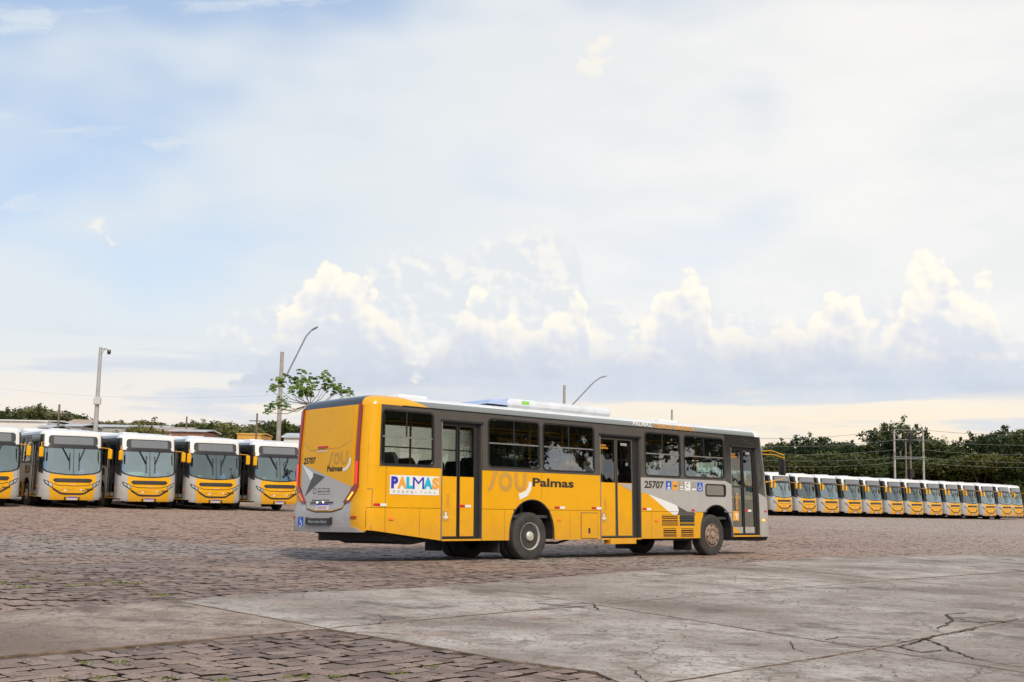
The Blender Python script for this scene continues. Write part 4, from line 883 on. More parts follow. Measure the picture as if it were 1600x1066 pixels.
for s in SLABS:
    o2 = rough_outline(s, .004, .012); th = random.uniform(-.004, .004) + .012
    area = sum(o2[i].x * o2[(i + 1) % len(o2)].y - o2[(i + 1) % len(o2)].x * o2[i].y for i in range(len(o2)))
    if area < 0: o2 = o2[::-1]
    cx_, cy_ = sum(p.x for p in o2) / len(o2), sum(p.y for p in o2) / len(o2)
    g0 = lambda x, y: float(G(x, y))
    tris = tessellate_polygon([[Vector((p.x, p.y, 0)) for p in o2]]); n = len(o2)
    ins = [Vector((cx_, cy_)) + (p - Vector((cx_, cy_))) * (1 - .010 / max((p - Vector((cx_, cy_))).length, .3)) for p in o2]
    V = [(p.x, p.y, g0(p.x, p.y) + th) for p in ins] + [(p.x, p.y, g0(p.x, p.y) + th - .012) for p in o2] + [(p.x, p.y, g0(p.x, p.y) - .12) for p in o2]
    F = []
    for tr in tris:
        a_, b_, c_ = (Vector(V[i]) for i in tr); F.append(tr if (b_ - a_).cross(c_ - a_).z > 0 else tr[::-1])
    F += [(n + i, n + (i + 1) % n, (i + 1) % n, i) for i in range(n)] + [(2 * n + i, 2 * n + (i + 1) % n, n + (i + 1) % n, n + i) for i in range(n)]
    so_ = obj('concrete_slab', V, F, [CMB if s is SLABS[0] else CM, BED], apron)
    for p_ in so_.data.polygons:
        if p_.index >= len(tris): p_.material_index = 1
def on_slab6(p): return bool(inside(np.array([p.x]), np.array([p.y]), SLABS[6])[0] or inside(np.array([p.x]), np.array([p.y]), SLABS[11])[0])
def crack(pts, w0, w1):
    """dirt-filled crack, irregular in width and course"""
    P_ = [Vector(p) for p in pts]; q = [P_[0]]
    for a_, b_ in zip(P_, P_[1:]):
        m_ = max(2, int((b_ - a_).length / .07)); nrm = Vector((-(b_ - a_).y, (b_ - a_).x)).normalized(); off = 0
        for k in range(1, m_ + 1):
            off = off * .8 + random.uniform(-.022, .022); q.append(a_.lerp(b_, k / m_) + nrm * off * (1 if k < m_ else .3))
    Lp, Rp = [], []
    for i, p in enumerate(q):
        d_ = (q[min(i + 1, len(q) - 1)] - q[max(i - 1, 0)]).normalized(); nn = Vector((-d_.y, d_.x)); f = i / (len(q) - 1)
        wd = (w0 + (w1 - w0) * f) * random.uniform(.4, 1.6) / 2
        Lp.append(p + nn * wd); Rp.append(p - nn * wd)
    V = [(p.x, p.y, float(G(p.x, p.y)) + .0205) for p in Lp + Rp]; n = len(q)
    obj('crack', V, [(n + i, n + i + 1, i + 1, i) for i in range(n - 1)], DIRT, apron)
def gpx(px, py):
    z = 0.0
    for _ in range(6):
        d_ = rt * ((px - 800) / FPX) + up * ((533 - py) / FPX) + fw; k = (z - EYE) / d_.z; z = float(G(d_.x * k, d_.y * k))
    return (d_.x * k, d_.y * k)
for pts, w0, w1 in (([(1325, 942), (1440, 952), (1575, 962), (1640, 968)], .015, .03), ([(1465, 985), (1490, 972), (1480, 962), (1510, 960)], .03, .05), ([(1490, 972), (1530, 975), (1600, 972)], .06, .03), ([(1480, 965), (1540, 978), (1600, 982)], .03, .02),
    ([(1290, 1003), (1310, 998), (1380, 1001), (1430, 1006), (1470, 995), (1530, 984)], .03, .03), ([(1300, 1006), (1360, 1013), (1410, 1012), (1445, 1000)], .02, .05), ([(1445, 1000), (1480, 1015), (1520, 1032), (1600, 1046)], .05, .02), ([(1405, 1013), (1440, 1022), (1470, 1018), (1500, 1022)], .04, .03),
    ([(1235, 1005), (1243, 1018), (1270, 1025)], .015, .012), ([(840, 945), (900, 950), (935, 955), (930, 945), (880, 946)], .03, .02), ([(980, 1045), (1000, 1062), (1010, 1070)], .02, .015), ([(640, 995), (560, 990), (500, 998), (420, 1003), (330, 1007)], .02, .04), ([(1330, 1030), (1360, 1032), (1390, 1028)], .012, .01), ([(590, 977), (600, 970), (590, 962)], .012, .008)):
    crack([gpx(*p) for p in pts], w0 * .8, w1 * .8)

# moss in the joints, grit on the slabs
MOSS = M('moss_green', (.13, .15, .03), .9, var=.35, scale=9); GRIT = M('grit_stone', (.20, .17, .15), .9, var=.4, scale=30)
mo = MB(); spots = [gpx(*p) for p in ((130, 1036), (190, 1035), (160, 1060), (262, 1061), (343, 1064), (97, 1062), (450, 1060), (475, 1057), (520, 1058), (620, 1052), (680, 1042), (60, 906), (115, 915), (150, 913), (175, 909), (190, 913), (215, 912), (30, 918), (250, 930), (80, 897), (300, 940), (10, 912))]
for sx, sy in spots:
    far_ = 1.0 if sy < 13 else 1.8
    for k in range(26):
        x_, y_ = sx + random.gauss(0, .05) * far_, sy + random.gauss(0, .05) * far_; s_ = random.uniform(.008, .018) * far_; a_ = random.uniform(0, 6.28); z_ = float(G(x_, y_)) + .002; hz_ = random.uniform(.006, .02)
        mo.add([(x_ - s_ * math.cos(a_), y_ - s_ * math.sin(a_), z_), (x_ + s_ * math.cos(a_), y_ + s_ * math.sin(a_), z_), (x_ + s_ * .4, y_ + s_ * .4, z_ + hz_)], [(0, 1, 2)])
tag(mo.build('moss', MOSS), 'small green moss tufts growing between the cobbles', 'moss', None, 'stuff')
gm_ = MB()
for k in range(420):
    px_, py_ = random.uniform(-20, 1620), random.uniform(905, 1066); x_, y_ = gpx(px_, py_); s_ = random.choice([.006, .008, .01, .012, .02]); z_ = float(G(x_, y_)) + .012
    gm_.add([(x_ - s_, y_ - s_ * .8, z_), (x_ + s_, y_ - s_ * .6, z_), (x_ + s_ * .7, y_ + s_, z_), (x_ - s_ * .8, y_ + s_ * .7, z_), (x_, y_, z_ + s_ * 1.2)], [(0, 1, 4), (1, 2, 4), (2, 3, 4), (3, 0, 4)])
tag(gm_.build('grit', GRIT), 'loose grit scattered on the slabs', 'grit', None, 'stuff')

# ---------------------------------------------------------------- the moving bus
hero = make_bus('city_bus', True)
tag(hero, 'yellow and silver city bus driving across the yard, seen from its rear right corner', 'bus')
rollb = rad(1.8)
f3 = (HB - HA).normalized(); l3 = Vector((-f3.y, f3.x, 0)).normalized() * math.cos(rollb) - Vector((0, 0, 1)) * math.sin(rollb); u3 = f3.cross(l3).normalized(); l3 = u3.cross(f3)
org = HA + f3 * (-4.05 - .40) + l3 * (1.25 - .06)
hero.matrix_world = Matrix(((f3.x, l3.x, u3.x, org.x), (f3.y, l3.y, u3.y, org.y), (f3.z, l3.z, u3.z, org.z), (0, 0, 0, 1)))

# ---------------------------------------------------------------- parked buses
park = make_bus('parked_bus', False)
def place_bus(o, corner_xy, heading):
    """heading: direction the nose points to (degrees, 0 = +x); corner_xy = middle of the front"""
    h = rad(heading); x = corner_xy[0] - L * math.cos(h); y = corner_xy[1] - L * math.sin(h)
    o.location = (x, y, float(G(*corner_xy)) + .0); o.rotation_euler = (0, 0, h)
used = False
def next_bus(label, group, num):
    global used
    o = park if not used else copy_tree(park); used = True
    tag(o, label, 'bus', group)
    if num == '25705': panel('windshield_board', 'F', rect(.30, 1.02, 1.44, 1.60), M('pale_board', (.55, .68, .58), .6), o, -.03, 0, 0)
    elif num: panel('windshield_paper', 'F', rect(.45, .62, 1.50, 1.55), WDEC, o, -.03, 0, 0)
    if num: text('fleet_number', num, 'F', (1.78, 2.12, .745, .825), CHR, o, .012, .03)
    return o
ordn = ['first', 'second', 'third', 'fourth', 'fifth', 'sixth', 'seventh', 'eighth', 'ninth', 'tenth', 'eleventh', 'twelfth', 'thirteenth']
LEFT = [(-17, 47.6, '26066'), (115, 49.5, '26007'), (235, 51.4, '25705'), (339, 53.3, '26002'), (439, 55.2, '26063')]
lab = ['cut off by the left edge of the picture', 'in front of the camera pole, second from the left edge', 'third from the left edge, with a pale board behind its windshield', 'fourth from the left edge, in the left row', 'partly hidden behind the tail of the moving bus']
for (px, Yd, num), l_ in zip(LEFT, lab):
    p = at(px, 740, Yd); b_ = next_bus('parked yellow-fronted bus, ' + l_, 'buses parked in the left row', num); place_bus(b_, (p.x, p.y), 270 + 35 + 1.3 * [.2, -.8, .9, -.2, .6][LEFT.index((px, Yd, num))])
jb = [0, 1, -1, .5, -.6, .8, -.3]
pA = at(1226, 760, 90.0); dirr = Vector((math.cos(rad(39)), math.sin(rad(39)), 0)); back = Vector((-dirr.y, dirr.x, 0))
for k in range(-3, 13):
    q = pA + dirr * (2.97 * k + jb[k % 7] * .06) + (back * .5 if k == 12 else Vector())
    nm = ('parked bus partly seen through the windows of the moving bus, %s beyond its nose' % ordn[-k - 1]) if k < 0 else 'parked bus with yellow front in the right row, %s counting rightwards from the moving bus' % ordn[k]
    if k == 12: nm = 'parked bus at the far right end of the right row, cut by the picture edge'
    b_ = next_bus(nm, 'buses parked in the right row', None); place_bus(b_, (q.x, q.y), 270 + 39 + 1.1 * jb[(k * 3) % 7])
# ---------------------------------------------------------------- poles and lamps
CONC = M('pole_concrete', (.36, .33, .29), .85, var=.15, scale=3, bump=.2)
STEEL = M('pole_steel', (.32, .33, .34), .5, metal=.4)
WIRE = M('wire_black', (.12, .12, .12), .6)
TIM = M('timber_pole', (.17, .13, .10), .9, var=.2)
LAMPM = M('lamp_housing', (.22, .21, .19), .5)
def gz(p): return float(G(p.x, p.y))
def pole(name, label, cat, top_px, Y, r0, r1, mat, group=None):
    tp = at(*top_px, Y); root = empty(name, (tp.x, tp.y, gz(tp))); h = tp.z - gz(tp)
    MB().tube([(0, 0, -.3), (0, 0, h)], r0, 10, r1).build('shaft', mat, root, 40); tag(root, label, cat, group)
    return root, tp, h
def add_lamp(root, tp, px_list, Y, head_px):
    pts = [at(*p, Y) - root.location for p in px_list]
    MB().tube([(0, .15, pts[0].z - .5), pts[0]] + pts[1:], .045, 8).build('lamp_arm', STEEL, root, 60)
    a_, b_ = pts[-1], at(*head_px, Y) - root.location; d_ = (b_ - a_)
    m = MB(); n_ = 8; V = []
    for f, w_, h_ in ((0, .05, .05), (.15, .10, .07), (.6, .14, .07), (.92, .12, .05), (1, .06, .02)):
        c_ = a_ + d_ * f; V += [(c_.x, c_.y - w_, c_.z - h_ * .3), (c_.x, c_.y - w_ * .6, c_.z + h_), (c_.x, c_.y + w_ * .6, c_.z + h_), (c_.x, c_.y + w_, c_.z - h_ * .3)]
    F = [(i * 4 + k, i * 4 + (k + 1) % 4, i * 4 + 4 + (k + 1) % 4, i * 4 + 4 + k) for i in range(4) for k in range(4)] + [(3, 2, 1, 0), (16, 17, 18, 19)]
    m.add(V, F).build('lamp_head', LAMPM, root, 40)
r_, tp, h = pole('street_lamp', 'concrete pole with a long raised lamp arm behind the moving bus tail', 'street lamp', (441, 550), 67, .16, .10, CONC, 'street lamps of the yard')
add_lamp(r_, tp, [(449, 584), (478, 526), (486, 517)], 67, (497, 511))
r_, tp, h = pole('street_lamp', 'pole with a raised lamp arm rising above the roof of the moving bus', 'street lamp', (882, 602), 84, .15, .09, CONC, 'street lamps of the yard')
add_lamp(r_, tp, [(894, 633), (928, 597), (937, 591)], 84, (948, 588))
pole('bare_pole', 'thin bare pole tip above the front roof of the moving bus', 'pole', (1050, 640), 105, .12, .09, CONC)
r_, tp, h = pole('camera_pole', 'pale pole carrying a dome camera and a grey box', 'pole', (157.5, 543), 78, .19, .11, M('pale_steel', (.42, .43, .42), .5, metal=.2))
zb = at(153, 627, 78).z - gz(tp); MB().box((0.06, -.18, zb), (.22, .14, .22), 0, .02).build('control_box', M('box_grey', (.55, .56, .54), .5), r_, 30)
MB().tube([(0, 0, h - .12), (.45, -.1, h - .1), (.58, -.1, h - .12)], .035, 6).build('camera_arm', STEEL, r_); MB().tube([(0, 0, h - .55), (.3, -.05, h - .12)], .02, 6).build('arm_brace', STEEL, r_)
cm_ = MB().lathe([(.0, -.0), (.10, .0), (.12, .02)], (0, 0, 0), 12).v; dm = MB(); V = []
for i, (rr_, zz) in enumerate(((.06, .16), (.12, .12), (.13, 0), (.12, -.09), (.07, -.16), (.01, -.18))): V += [(.6 + rr_ * math.cos(k * math.pi / 6), -.1 + rr_ * math.sin(k * math.pi / 6), h - .30 + zz) for k in range(12)]
dm.add(V, [(i * 12 + k, i * 12 + (k + 1) % 12, i * 12 + 12 + (k + 1) % 12, i * 12 + 12 + k) for i in range(5) for k in range(12)]); dm.build('dome_camera', BLKP, r_, 60)
MB().box((.6, -.1, h - .13), (.10, .10, .05), 0, .03).build('camera_hood', WHT, r_, 30)
for (tx, ty), Yd, l_ in (((93, 632), 120, 'thin dark utility pole by the white shed'), ((292, 651), 150, 'utility pole with crossarm among the left trees'), ((402, 646), 140, 'thin utility pole beside the yellow shed')):
    r_, tp, h = pole('utility_pole', l_, 'utility pole', (tx, ty), Yd, .14, .10, TIM, 'distant utility poles')
    MB().box((0, 0, h - .9), (.9, .06, .06)).build('crossarm', TIM, r_)
# substation frame on the right
H = {}
for px, topy, mat, r0 in ((1397, 672, CONC, .13), (1415, 690, TIM, .11), (1422, 674, TIM, .12), (1442, 673, CONC, .12)):
    r_, tp, h = pole('utility_pole', {1397: 'pale concrete pole at the left of the wired pole frame', 1415: 'short dark pole inside the wired pole frame', 1422: 'brown pole with dark transformers in the wired pole frame', 1442: 'pale pole at the right of the wired pole frame'}[px], 'utility pole', (px, topy), 122, r0, r0 * .75, mat, 'poles of the wired frame'); H[px] = (r_, tp, h)
    if px == 1422:
        for dz, hh_ in ((.7, .5), (4.3, .45)): MB().box((0, -.2, h - dz), (.22, .22, hh_), 0, .05).build('transformer', UND, r_, 30)
a_, b_ = H[1397][1], H[1442][1]
xr = empty('crossarm_beam', (a_.x, a_.y, 0)); tag(xr, 'horizontal beams tying the four poles of the wired frame', 'beam')
for py in (671.5, 687, 714, 716.5):
    q0, q1 = at(1396, py, 121.8), at(1446, py + 1, 121.8); MB().tube([q0 - xr.location, q1 - xr.location], .03, 6).build('beam', STEEL, xr)
for px in (1397, 1405, 1422, 1441):
    q = at(px + 2, 712, 121.7); MB().tube([q - xr.location, q - xr.location + Vector((0, 0, .45))], .06, 6).build('insulator', TIM, xr)
def wire(p0, p1, sag, label, r=.02):
    pts = [p0.lerp(p1, i / 16) - Vector((0, 0, sag * 4 * (i / 16) * (1 - i / 16))) for i in range(17)]
    o = MB().tube([p - pts[0] for p in pts], r, 4).build('power_line', WIRE, None); o.location = pts[0]; tag(o, label, 'cable', 'power lines')
for i, (y0, y1, nm) in enumerate(((672, 684, 'top'), (688, 695, 'second'), (703, 706, 'third'), (715, 714, 'fourth'), (723, 724, 'lowest'))):
    wire(at(1397, y0, 122), at(1130, y1, 118), .4, nm + ' power line running left from the wired pole frame in front of trees', .022); wire(at(1442, y0, 122), at(1720, y0 + 3, 118), .4, nm + ' power line running right from the wired pole frame in front of trees', .022)
wire(at(-40, 601, 90), at(439, 617, 67), .5, 'thin cable strung from the left edge to the lamp pole', .004)

# ---------------------------------------------------------------- trees
def leaf_mat(name, ca, cb):
    m = bpy.data.materials.new(name); m.use_nodes = True; t = m.node_tree; b = t.nodes['Principled BSDF']
    r = nd(t, 'ShaderNodeAttribute', attribute_name='rnd').outputs['Fac']; oi = nd(t, 'ShaderNodeObjectInfo').outputs['Random']
    c_ = mixc(t, r, ca, cb); c_ = mixc(t, mt(t, 'MULTIPLY', oi, .6), c_, (ca[0] * 4.2, ca[1] * 2.5, ca[2] * 1.6))
    t.links.new(c_, b.inputs['Base Color']); b.inputs['Roughness'].default_value = .55; b.inputs['Specular IOR Level'].default_value = .35
    tl_ = nd(t, 'ShaderNodeBsdfTranslucent', {0: c_}); mx = nd(t, 'ShaderNodeMixShader', {0: .25, 1: b.outputs[0], 2: tl_.outputs[0]})
    t.links.new(mx.outputs[0], t.nodes['Material Output'].inputs[0]); return m
LEAF = leaf_mat('leaf_green', (.022, .043, .013), (.10, .125, .036))
LEAFO = leaf_mat('leaf_olive', (.034, .054, .014), (.14, .155, .045))
LEAFD = leaf_mat('leaf_dark', (.012, .028, .010), (.05, .075, .024))
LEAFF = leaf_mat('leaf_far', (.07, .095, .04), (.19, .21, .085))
LEAFP = leaf_mat('leaf_papaya', (.05, .12, .02), (.16, .27, .05))
BARK = M('bark', (.12, .09, .07), .9, var=.3, scale=8, bump=.5, bscale=20)
def foliage_mesh(name, seed, R, Hh, lumps, per, ls, mat):
    """leaf faces spread through uneven clumps; unit crown centred on x=y=0, from z=0.22*Hh up to Hh"""
    g = np.random.default_rng(seed); C_ = []; 
    for k in range(lumps):
        a = g.uniform(0, 6.283); rr = R * math.sqrt(g.uniform(0, 1)) * .80; zf = g.uniform(.25, .92)
        wmax = math.sin(math.pi * min(max((zf - .12) / .95, .05), .95)) ** .6
        C_.append((rr * math.cos(a) * wmax, rr * math.sin(a) * wmax, Hh * zf, R * g.uniform(.20, .38)))
    cs = []; rn = []
    for x, y, z, r in C_:
        k = int(per * (r / (R * .3)) ** 2); dv = g.normal(0, 1, (k, 3)); dv /= np.linalg.norm(dv, axis=1)[:, None]
        rad_ = r * g.uniform(.55, 1.08, k) ** .6; p = dv * rad_[:, None] * np.array([1, 1, .75]) + np.array([x, y, z]); p += g.normal(0, .06 * R * .3, p.shape)
        cs.append(p); rn.append(np.clip(g.normal(g.uniform(.05, .85), .22, k), 0, 1))
    # sprigs reaching past the outline
    for s_ in range(lumps):
        x, y, z, r = C_[g.integers(len(C_))]; dv = g.normal(0, 1, 3); dv[2] = abs(dv[2]) * .8; dv /= np.linalg.norm(dv); k = int(per * .05) + 5
        f = g.uniform(.8, 1.2, k); p = np.array([x, y, z]) + dv * (r * f)[:, None] + g.normal(0, r * .08, (k, 3)); cs.append(p); rn.append(g.uniform(.3, 1, k))
    p = np.concatenate(cs); r_ = np.concatenate(rn); n = len(p)
    nrm = g.normal(0, 1, (n, 3)); nrm[:, 2] = np.abs(nrm[:, 2]) + .4; nrm /= np.linalg.norm(nrm, axis=1)[:, None]
    tv = np.cross(nrm, g.normal(0, 1, (n, 3))); tv /= np.linalg.norm(tv, axis=1)[:, None]; bv = np.cross(nrm, tv)
    s = ls * g.uniform(.6, 1.35, n)[:, None]
    q = np.stack([p - tv * s, p - bv * s * .5 + tv * s * .1, p + tv * s, p + bv * s * .5 - tv * s * .1], 1)
    me = bpy.data.meshes.new(name); me.vertices.add(n * 4); me.vertices.foreach_set('co', q.reshape(-1))
    me.loops.add(n * 4); me.loops.foreach_set('vertex_index', np.arange(n * 4, dtype=np.int32)); me.polygons.add(n); me.polygons.foreach_set('loop_start', np.arange(n, dtype=np.int32) * 4)
    me.update(calc_edges=True); A_ = me.attributes.new('rnd', 'FLOAT', 'POINT'); A_.data.foreach_set('value', np.repeat(r_, 4).astype(np.float32)); me.materials.append(mat)
    tm = MB(); tm.tube([(0, 0, -.3), (.1, .05, Hh * .25), (.05, -.1, Hh * .5)], .035 * Hh, 8, .018 * Hh)
    for x, y, z, r in C_[:9]: tm.tube([(.08, 0, Hh * .22), (x * .5, y * .5, z * .7), (x, y, z)], .016 * Hh, 5, .004 * Hh)
    tr = tm.build('trunk', BARK, None, 40); td = tr.data; bpy.data.objects.remove(tr)
    return me, td
VAR = [foliage_mesh('crown', 11 + k, 1.0 * r, h_, lm, pr, ls, LEAF) for k, (r, h_, lm, pr, ls) in enumerate(((4.2, 8.0, 22, 520, .17), (5.0, 8.5, 26, 520, .18), (3.6, 8.0, 17, 480, .17), (4.6, 7.0, 20, 560, .18), (3.4, 9.0, 18, 300, .16)))]
tree_names = set()
def tree(label, px, topy, Y, var, wide=1.0, group='trees behind the yard', lm_=None):
    tp = at(px, topy, Y); g0 = gz(tp); hh_ = tp.z - g0; me, td = VAR[var]; base_h = (8.0, 8.5, 8.0, 7.0, 9.0)[var]; k = hh_ / base_h
    r = empty('leafy_tree', (tp.x, tp.y, g0), random.uniform(0, 6.28)); r.scale = (k * wide, k * wide, k)
    for nm, d_ in (('trunk', td), ('crown', me)):
        o = bpy.data.objects.new(nm, d_); col.objects.link(o); o.parent = r
        if nm == 'crown': o.material_slots[0].link = 'OBJECT'; o.material_slots[0].material = lm_ or LEAF
    tag(r, label, 'tree', group)
RT = [(1150, 708, 150, 0, 1.2), (1185, 704, 140, 1, 1.1), (1216, 688, 142, 0, .9), (1258, 685, 138, 1, .95), (1288, 701, 146, 3, 1.1), (1300, 682, 150, 4, .9), (1326, 694, 140, 0, 1.1), (1346, 700, 150, 3, 1.2), (1374, 672, 146, 4, 1.15), (1408, 666, 152, 1, 1.0), (1438, 682, 140, 0, .9),
      (1466, 699, 138, 3, 1.2), (1495, 705, 146, 0, 1.1), (1522, 684, 138, 1, .9), (1553, 673, 142, 0, 1.05), (1590, 681, 136, 1, 1.2), (1625, 678, 140, 3, 1.2), (1240, 716, 128, 3, 1.3), (1325, 714, 126, 3, 1.4), (1385, 712, 130, 2, 1.4), (1470, 722, 128, 3, 1.4), (1535, 716, 126, 3, 1.5), (1595, 714, 126, 2, 1.5)]
for i, (px, ty, Yd, v, wd) in enumerate(RT):
    if i < 17: nm = 'tall dark tree in the right wood, %s counting from the moving bus' % (ordn + ['fourteenth', 'fifteenth', 'sixteenth', 'seventeenth'])[i]
    else: nm = 'low leafy tree in front of the right wood, %s counting from the moving bus' % ordn[i - 17]
    tree(nm, px, ty, Yd, v, wd, lm_=[LEAF, LEAFD, LEAFO, LEAFD, LEAF, LEAFO, LEAFD][i % 7] if i < 17 else [LEAFO, LEAF, LEAFO][i % 3])
LT = [(-15, 640, 230, 1, 1.3), (20, 638, 225, 0, 1.4), (52, 640, 232, 3, 1.3), (85, 652, 240, 3, 1.3), (110, 655, 250, 0, 1.3), (138, 657, 245, 3, 1.4), (165, 655, 260, 2, 1.3), (195, 659, 250, 3, 1.5), (222, 656, 255, 1, 1.2), (252, 658, 240, 0, 1.3), (278, 655, 235, 2, 1.4), (308, 661, 190, 3, 1.4), (334, 657, 225, 1, 1.2), (358, 660, 220, 0, 1.3), (385, 664, 215, 3, 1.3), (412, 662, 205, 0, 1.2), (436, 660, 190, 3, 1.2), (462, 655, 200, 1, 1.2), (330, 676, 170, 3, 1.6), (222, 672, 130, 3, 1.0), (372, 672, 165, 3, 1.2)]
desc = ['rounded', 'broad', 'spreading', 'low', 'pale', 'bushy', 'slender', 'flat', 'full', 'dark', 'airy', 'bright green', 'large', 'tall', 'small', 'brownish', 'leafy', 'half hidden', 'sunlit', 'lone shrubby', 'scrubby']
for i, (px, ty, Yd, v, wd) in enumerate(LT):
    nm = '%s distant tree above the left bus roofs, %s' % (desc[i], ['near the left edge', 'behind the white shed', 'behind the white shed end', 'right of the white shed', 'near the thin dark pole', 'left of the camera pole', 'just right of the camera pole', 'over the long grey shed', 'above the third bus', 'left of the crossarm pole', 'by the crossarm pole', 'right of the crossarm pole', 'above the fourth bus', 'left of the yellow shed', 'over the yellow shed', 'left of the lamp pole', 'behind the lamp pole', 'beside the moving bus tail', 'between sheds', 'by the long grey shed', 'in front of the yellow shed'][i])
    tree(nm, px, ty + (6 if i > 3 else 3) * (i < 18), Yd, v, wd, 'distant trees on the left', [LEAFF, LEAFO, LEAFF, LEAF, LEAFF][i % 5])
for (x, y, hh_, v) in ((37, 6, 1.5, 0), (40, 15, 1.5, 1), (36, 22, 1.4, 3), (40, 29, 1.55, 0), (37, 37, 1.45, 1), (41, 45, 1.5, 4), (37, -4, 1.5, 1)):       # trees mirrored in the side windows
    r = empty('leafy_tree', (x, y, float(G(x, y))), x); r.scale = (hh_, hh_, hh_)
    for nm, d_ in (('trunk', VAR[v][1]), ('crown', VAR[v][0])):
        o = bpy.data.objects.new(nm, d_); col.objects.link(o); o.parent = r
        if nm == 'crown': o.location.z = 2.4
        else: o.scale.z = 1.6
    tag(r, 'tree beyond the right picture edge, mirrored in the side windows of the moving bus', 'tree', 'trees right of the picture')
# papaya-like tree behind the moving bus
YP = 62.0
pr = at(486, 640, YP); ptree = empty('palmate_leaf_tree', (pr.x, pr.y, gz(pr))); tag(ptree, 'young tree with drooping palmate leaves on thin bare stems behind the bus tail', 'tree')
CL = [(432, 600, 13), (424, 607, 9), (447, 594, 11), (470, 588, 12), (462, 602, 14), (478, 602, 15), (490, 596, 13), (472, 615, 13), (486, 614, 12), (505, 607, 9), (508, 590, 12), (516, 600, 13), (523, 610, 12), (530, 606, 9), (545, 612, 11), (537, 615, 8), (440, 628, 10), (430, 634, 11), (418, 641, 11), (446, 636, 9), (456, 612, 8)]
base_ = at(487, 650, YP); fork = at(484, 632, YP)
stm = MB(); stm.tube([Vector((0, 0, -.2)), base_ - ptree.location, fork - ptree.location], .09, 8, .05)
for (px, py, r_) in CL:
    q = at(px, py + 4, YP) - ptree.location; f = fork - ptree.location; mid = f.lerp(q, .55) + Vector((0, random.uniform(-.2, .2), -.25)); stm.tube([f, mid, q], .028, 5, .012)
stm.build('stem', M('papaya_bark', (.23, .19, .14), .8, var=.2), ptree, 60)
for (px, py, r_) in CL:
    c0 = at(px, py, YP + random.uniform(-.7, .7)) - ptree.location; RL = r_ / FPX * YP * 1.05; LV = []; LF = []; rn = []
    for k in range(20):
        az = random.uniform(0, 6.283); el = random.uniform(-.8, 1.3); o_ = c0 + Vector((math.cos(az) * math.cos(el), math.sin(az) * math.cos(el), math.sin(el) * 1.35)) * RL * random.uniform(.25, .75); rr = random.random()
        for j in range(7):
            th = az + (j - 3) * .42; ln = RL * random.uniform(.42, .62) * (1 - abs(j - 3) * .07); wd_ = ln * .24
            d1 = Vector((math.cos(th), math.sin(th), .15)); d2 = Vector((math.cos(th) * .6, math.sin(th) * .6, -1.4)).normalized(); sd_ = Vector((-math.sin(th), math.cos(th), 0)) * wd_
            m1 = o_ + d1 * ln * .5; e_ = m1 + d2 * ln * .6; b0 = len(LV)
            LV += [o_, m1 - sd_, e_, m1 + sd_]; LF += [(b0, b0 + 1, b0 + 3), (b0 + 1, b0 + 2, b0 + 3)]; rn += [min(1, max(0, rr + random.uniform(-.2, .2)))] * 4
    lo = obj('leaf_cluster', LV, LF, LEAFP, ptree); A_ = lo.data.attributes.new('rnd', 'FLOAT', 'POINT'); A_.data.foreach_set('value', rn)

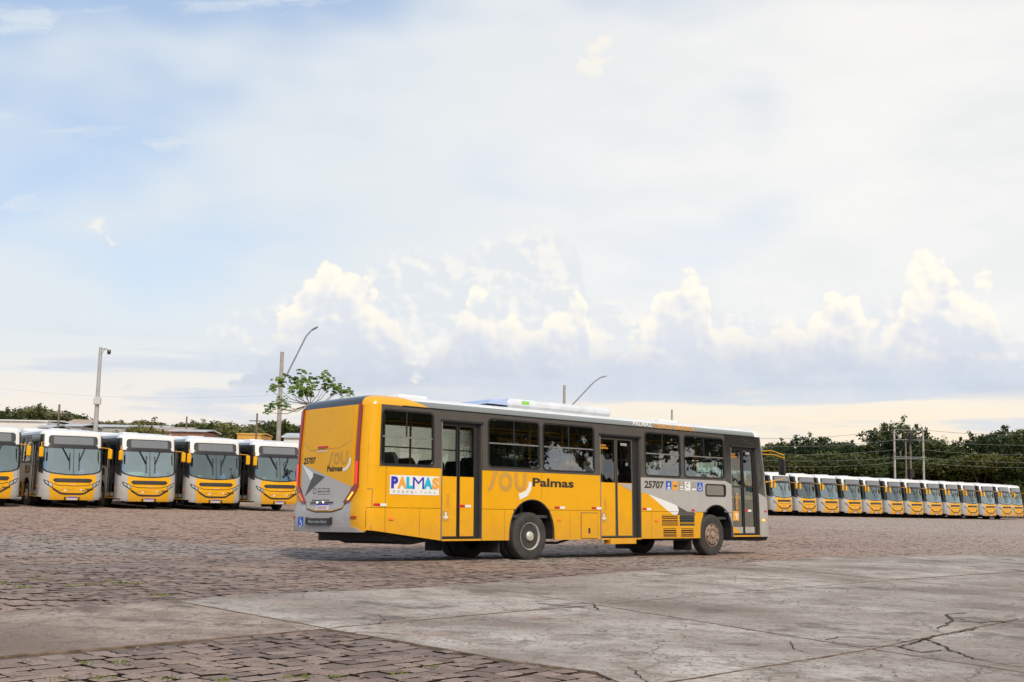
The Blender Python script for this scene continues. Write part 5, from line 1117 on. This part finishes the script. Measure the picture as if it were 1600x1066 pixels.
# ---------------------------------------------------------------- distant buildings on the left
BW = M('white_render', (.72, .71, .68), .8, var=.06, scale=.4); BC = M('beige_render', (.52, .45, .37), .85, var=.1, scale=.4); BG = M('grey_render', (.40, .39, .37), .85, var=.1, scale=.4)
BO = M('ochre_render', (.62, .36, .08), .85, var=.08, scale=.4); RFG = M('metal_roof', (.55, .57, .60), .5, metal=.3, var=.12, scale=.6); RFR = M('tile_roof', (.40, .31, .25), .85, var=.2, scale=1.5); DKW = M('dark_opening', (.04, .045, .05), .4)
def shed(name, label, px0, px1, topy, Y, depth, wallm, roofm, wins=(), overh=.3, pitch=.5, cat='building', door=None):
    a_, b_ = at(px0, topy, Y), at(px1, topy, Y); g0 = min(gz(a_), gz(b_)) - .3; h = (a_.z + b_.z) / 2 - g0; wd_ = (b_ - a_).length
    r = empty(name, (a_.x, a_.y, g0)); tag(r, label, cat, None)
    MB().box((wd_ / 2, depth / 2, (h - pitch) / 2), (wd_ / 2, depth / 2, (h - pitch) / 2)).build('wall', wallm, r)
    e = overh; z0 = h - pitch + .003
    V = [(-e, -e, z0), (wd_ + e, -e, z0), (wd_ + e, depth / 2, z0 + pitch), (-e, depth / 2, z0 + pitch), (wd_ + e, depth + e, z0), (-e, depth + e, z0)]
    V += [(x, y, z + .15) for x, y, z in V]
    MB().add(V, [(6, 7, 8, 9), (9, 8, 10, 11), (0, 1, 7, 6), (1, 2, 8, 7), (2, 4, 10, 8), (0, 6, 9, 3), (3, 9, 11, 5), (5, 11, 10, 4), (1, 0, 3, 2), (2, 3, 5, 4)]).build('roof', roofm, r)
    for (u0, u1, v0, v1) in wins:
        wq = MB().box((wd_ * (u0 + u1) / 2, -.03, (h - pitch) * (v0 + v1) / 2), (wd_ * (u1 - u0) / 2, .05, (h - pitch) * (v1 - v0) / 2)).build('window', DKW, r)
    return r
shed('shed', 'long white shed with small dark vents under its eave at the left edge', -60, 73, 654, 175, 12, BW, BW, [(.47 + k * .09, .505 + k * .09, .74, .80) for k in range(6)], pitch=.35)
shed('shed', 'small beige annex beside the white shed', 60, 80, 663, 172, 8, BC, RFG, [(.1, .35, .3, .8)])
shed('shed', 'low metal roofed shed beside the thin dark pole', 82, 128, 661, 180, 9, BG, RFG, [(.2, .5, .4, .8)])
shed('house', 'small house with reddish tiled roof and a white water tank', 104, 138, 655, 200, 8, BW, RFR, [(.2, .4, .4, .7), (.6, .8, .4, .7)], pitch=1.0)
shed('shed', 'long grey warehouse with metal roof behind the third bus', 128, 272, 662, 190, 16, BG, RFG, [(.55, .75, .2, .7)], pitch=.6)
shed('house', 'low house with brown tiled roof above the third and fourth buses', 225, 290, 667, 150, 8, BC, RFR, [(.55, .7, .2, .75), (.78, .9, .3, .7)], pitch=.6)
shed('carport', 'open sided carport with metal roof and brick wall', 268, 320, 671, 145, 7, M('brick_wall', (.30, .16, .11), .9, var=.2), RFG, [(.05, .25, .1, .9)], pitch=.3)
shed('shed', 'ochre yellow shed near the lamp pole', 371, 408, 677, 150, 7, BO, BO, [(.6, .75, .3, .7)], pitch=.2, overh=.1)
shed('house', 'small white house glimpsed left of the moving bus tail', 444, 480, 677, 150, 7, BW, RFG, [(.2, .4, .3, .7)], pitch=.6)
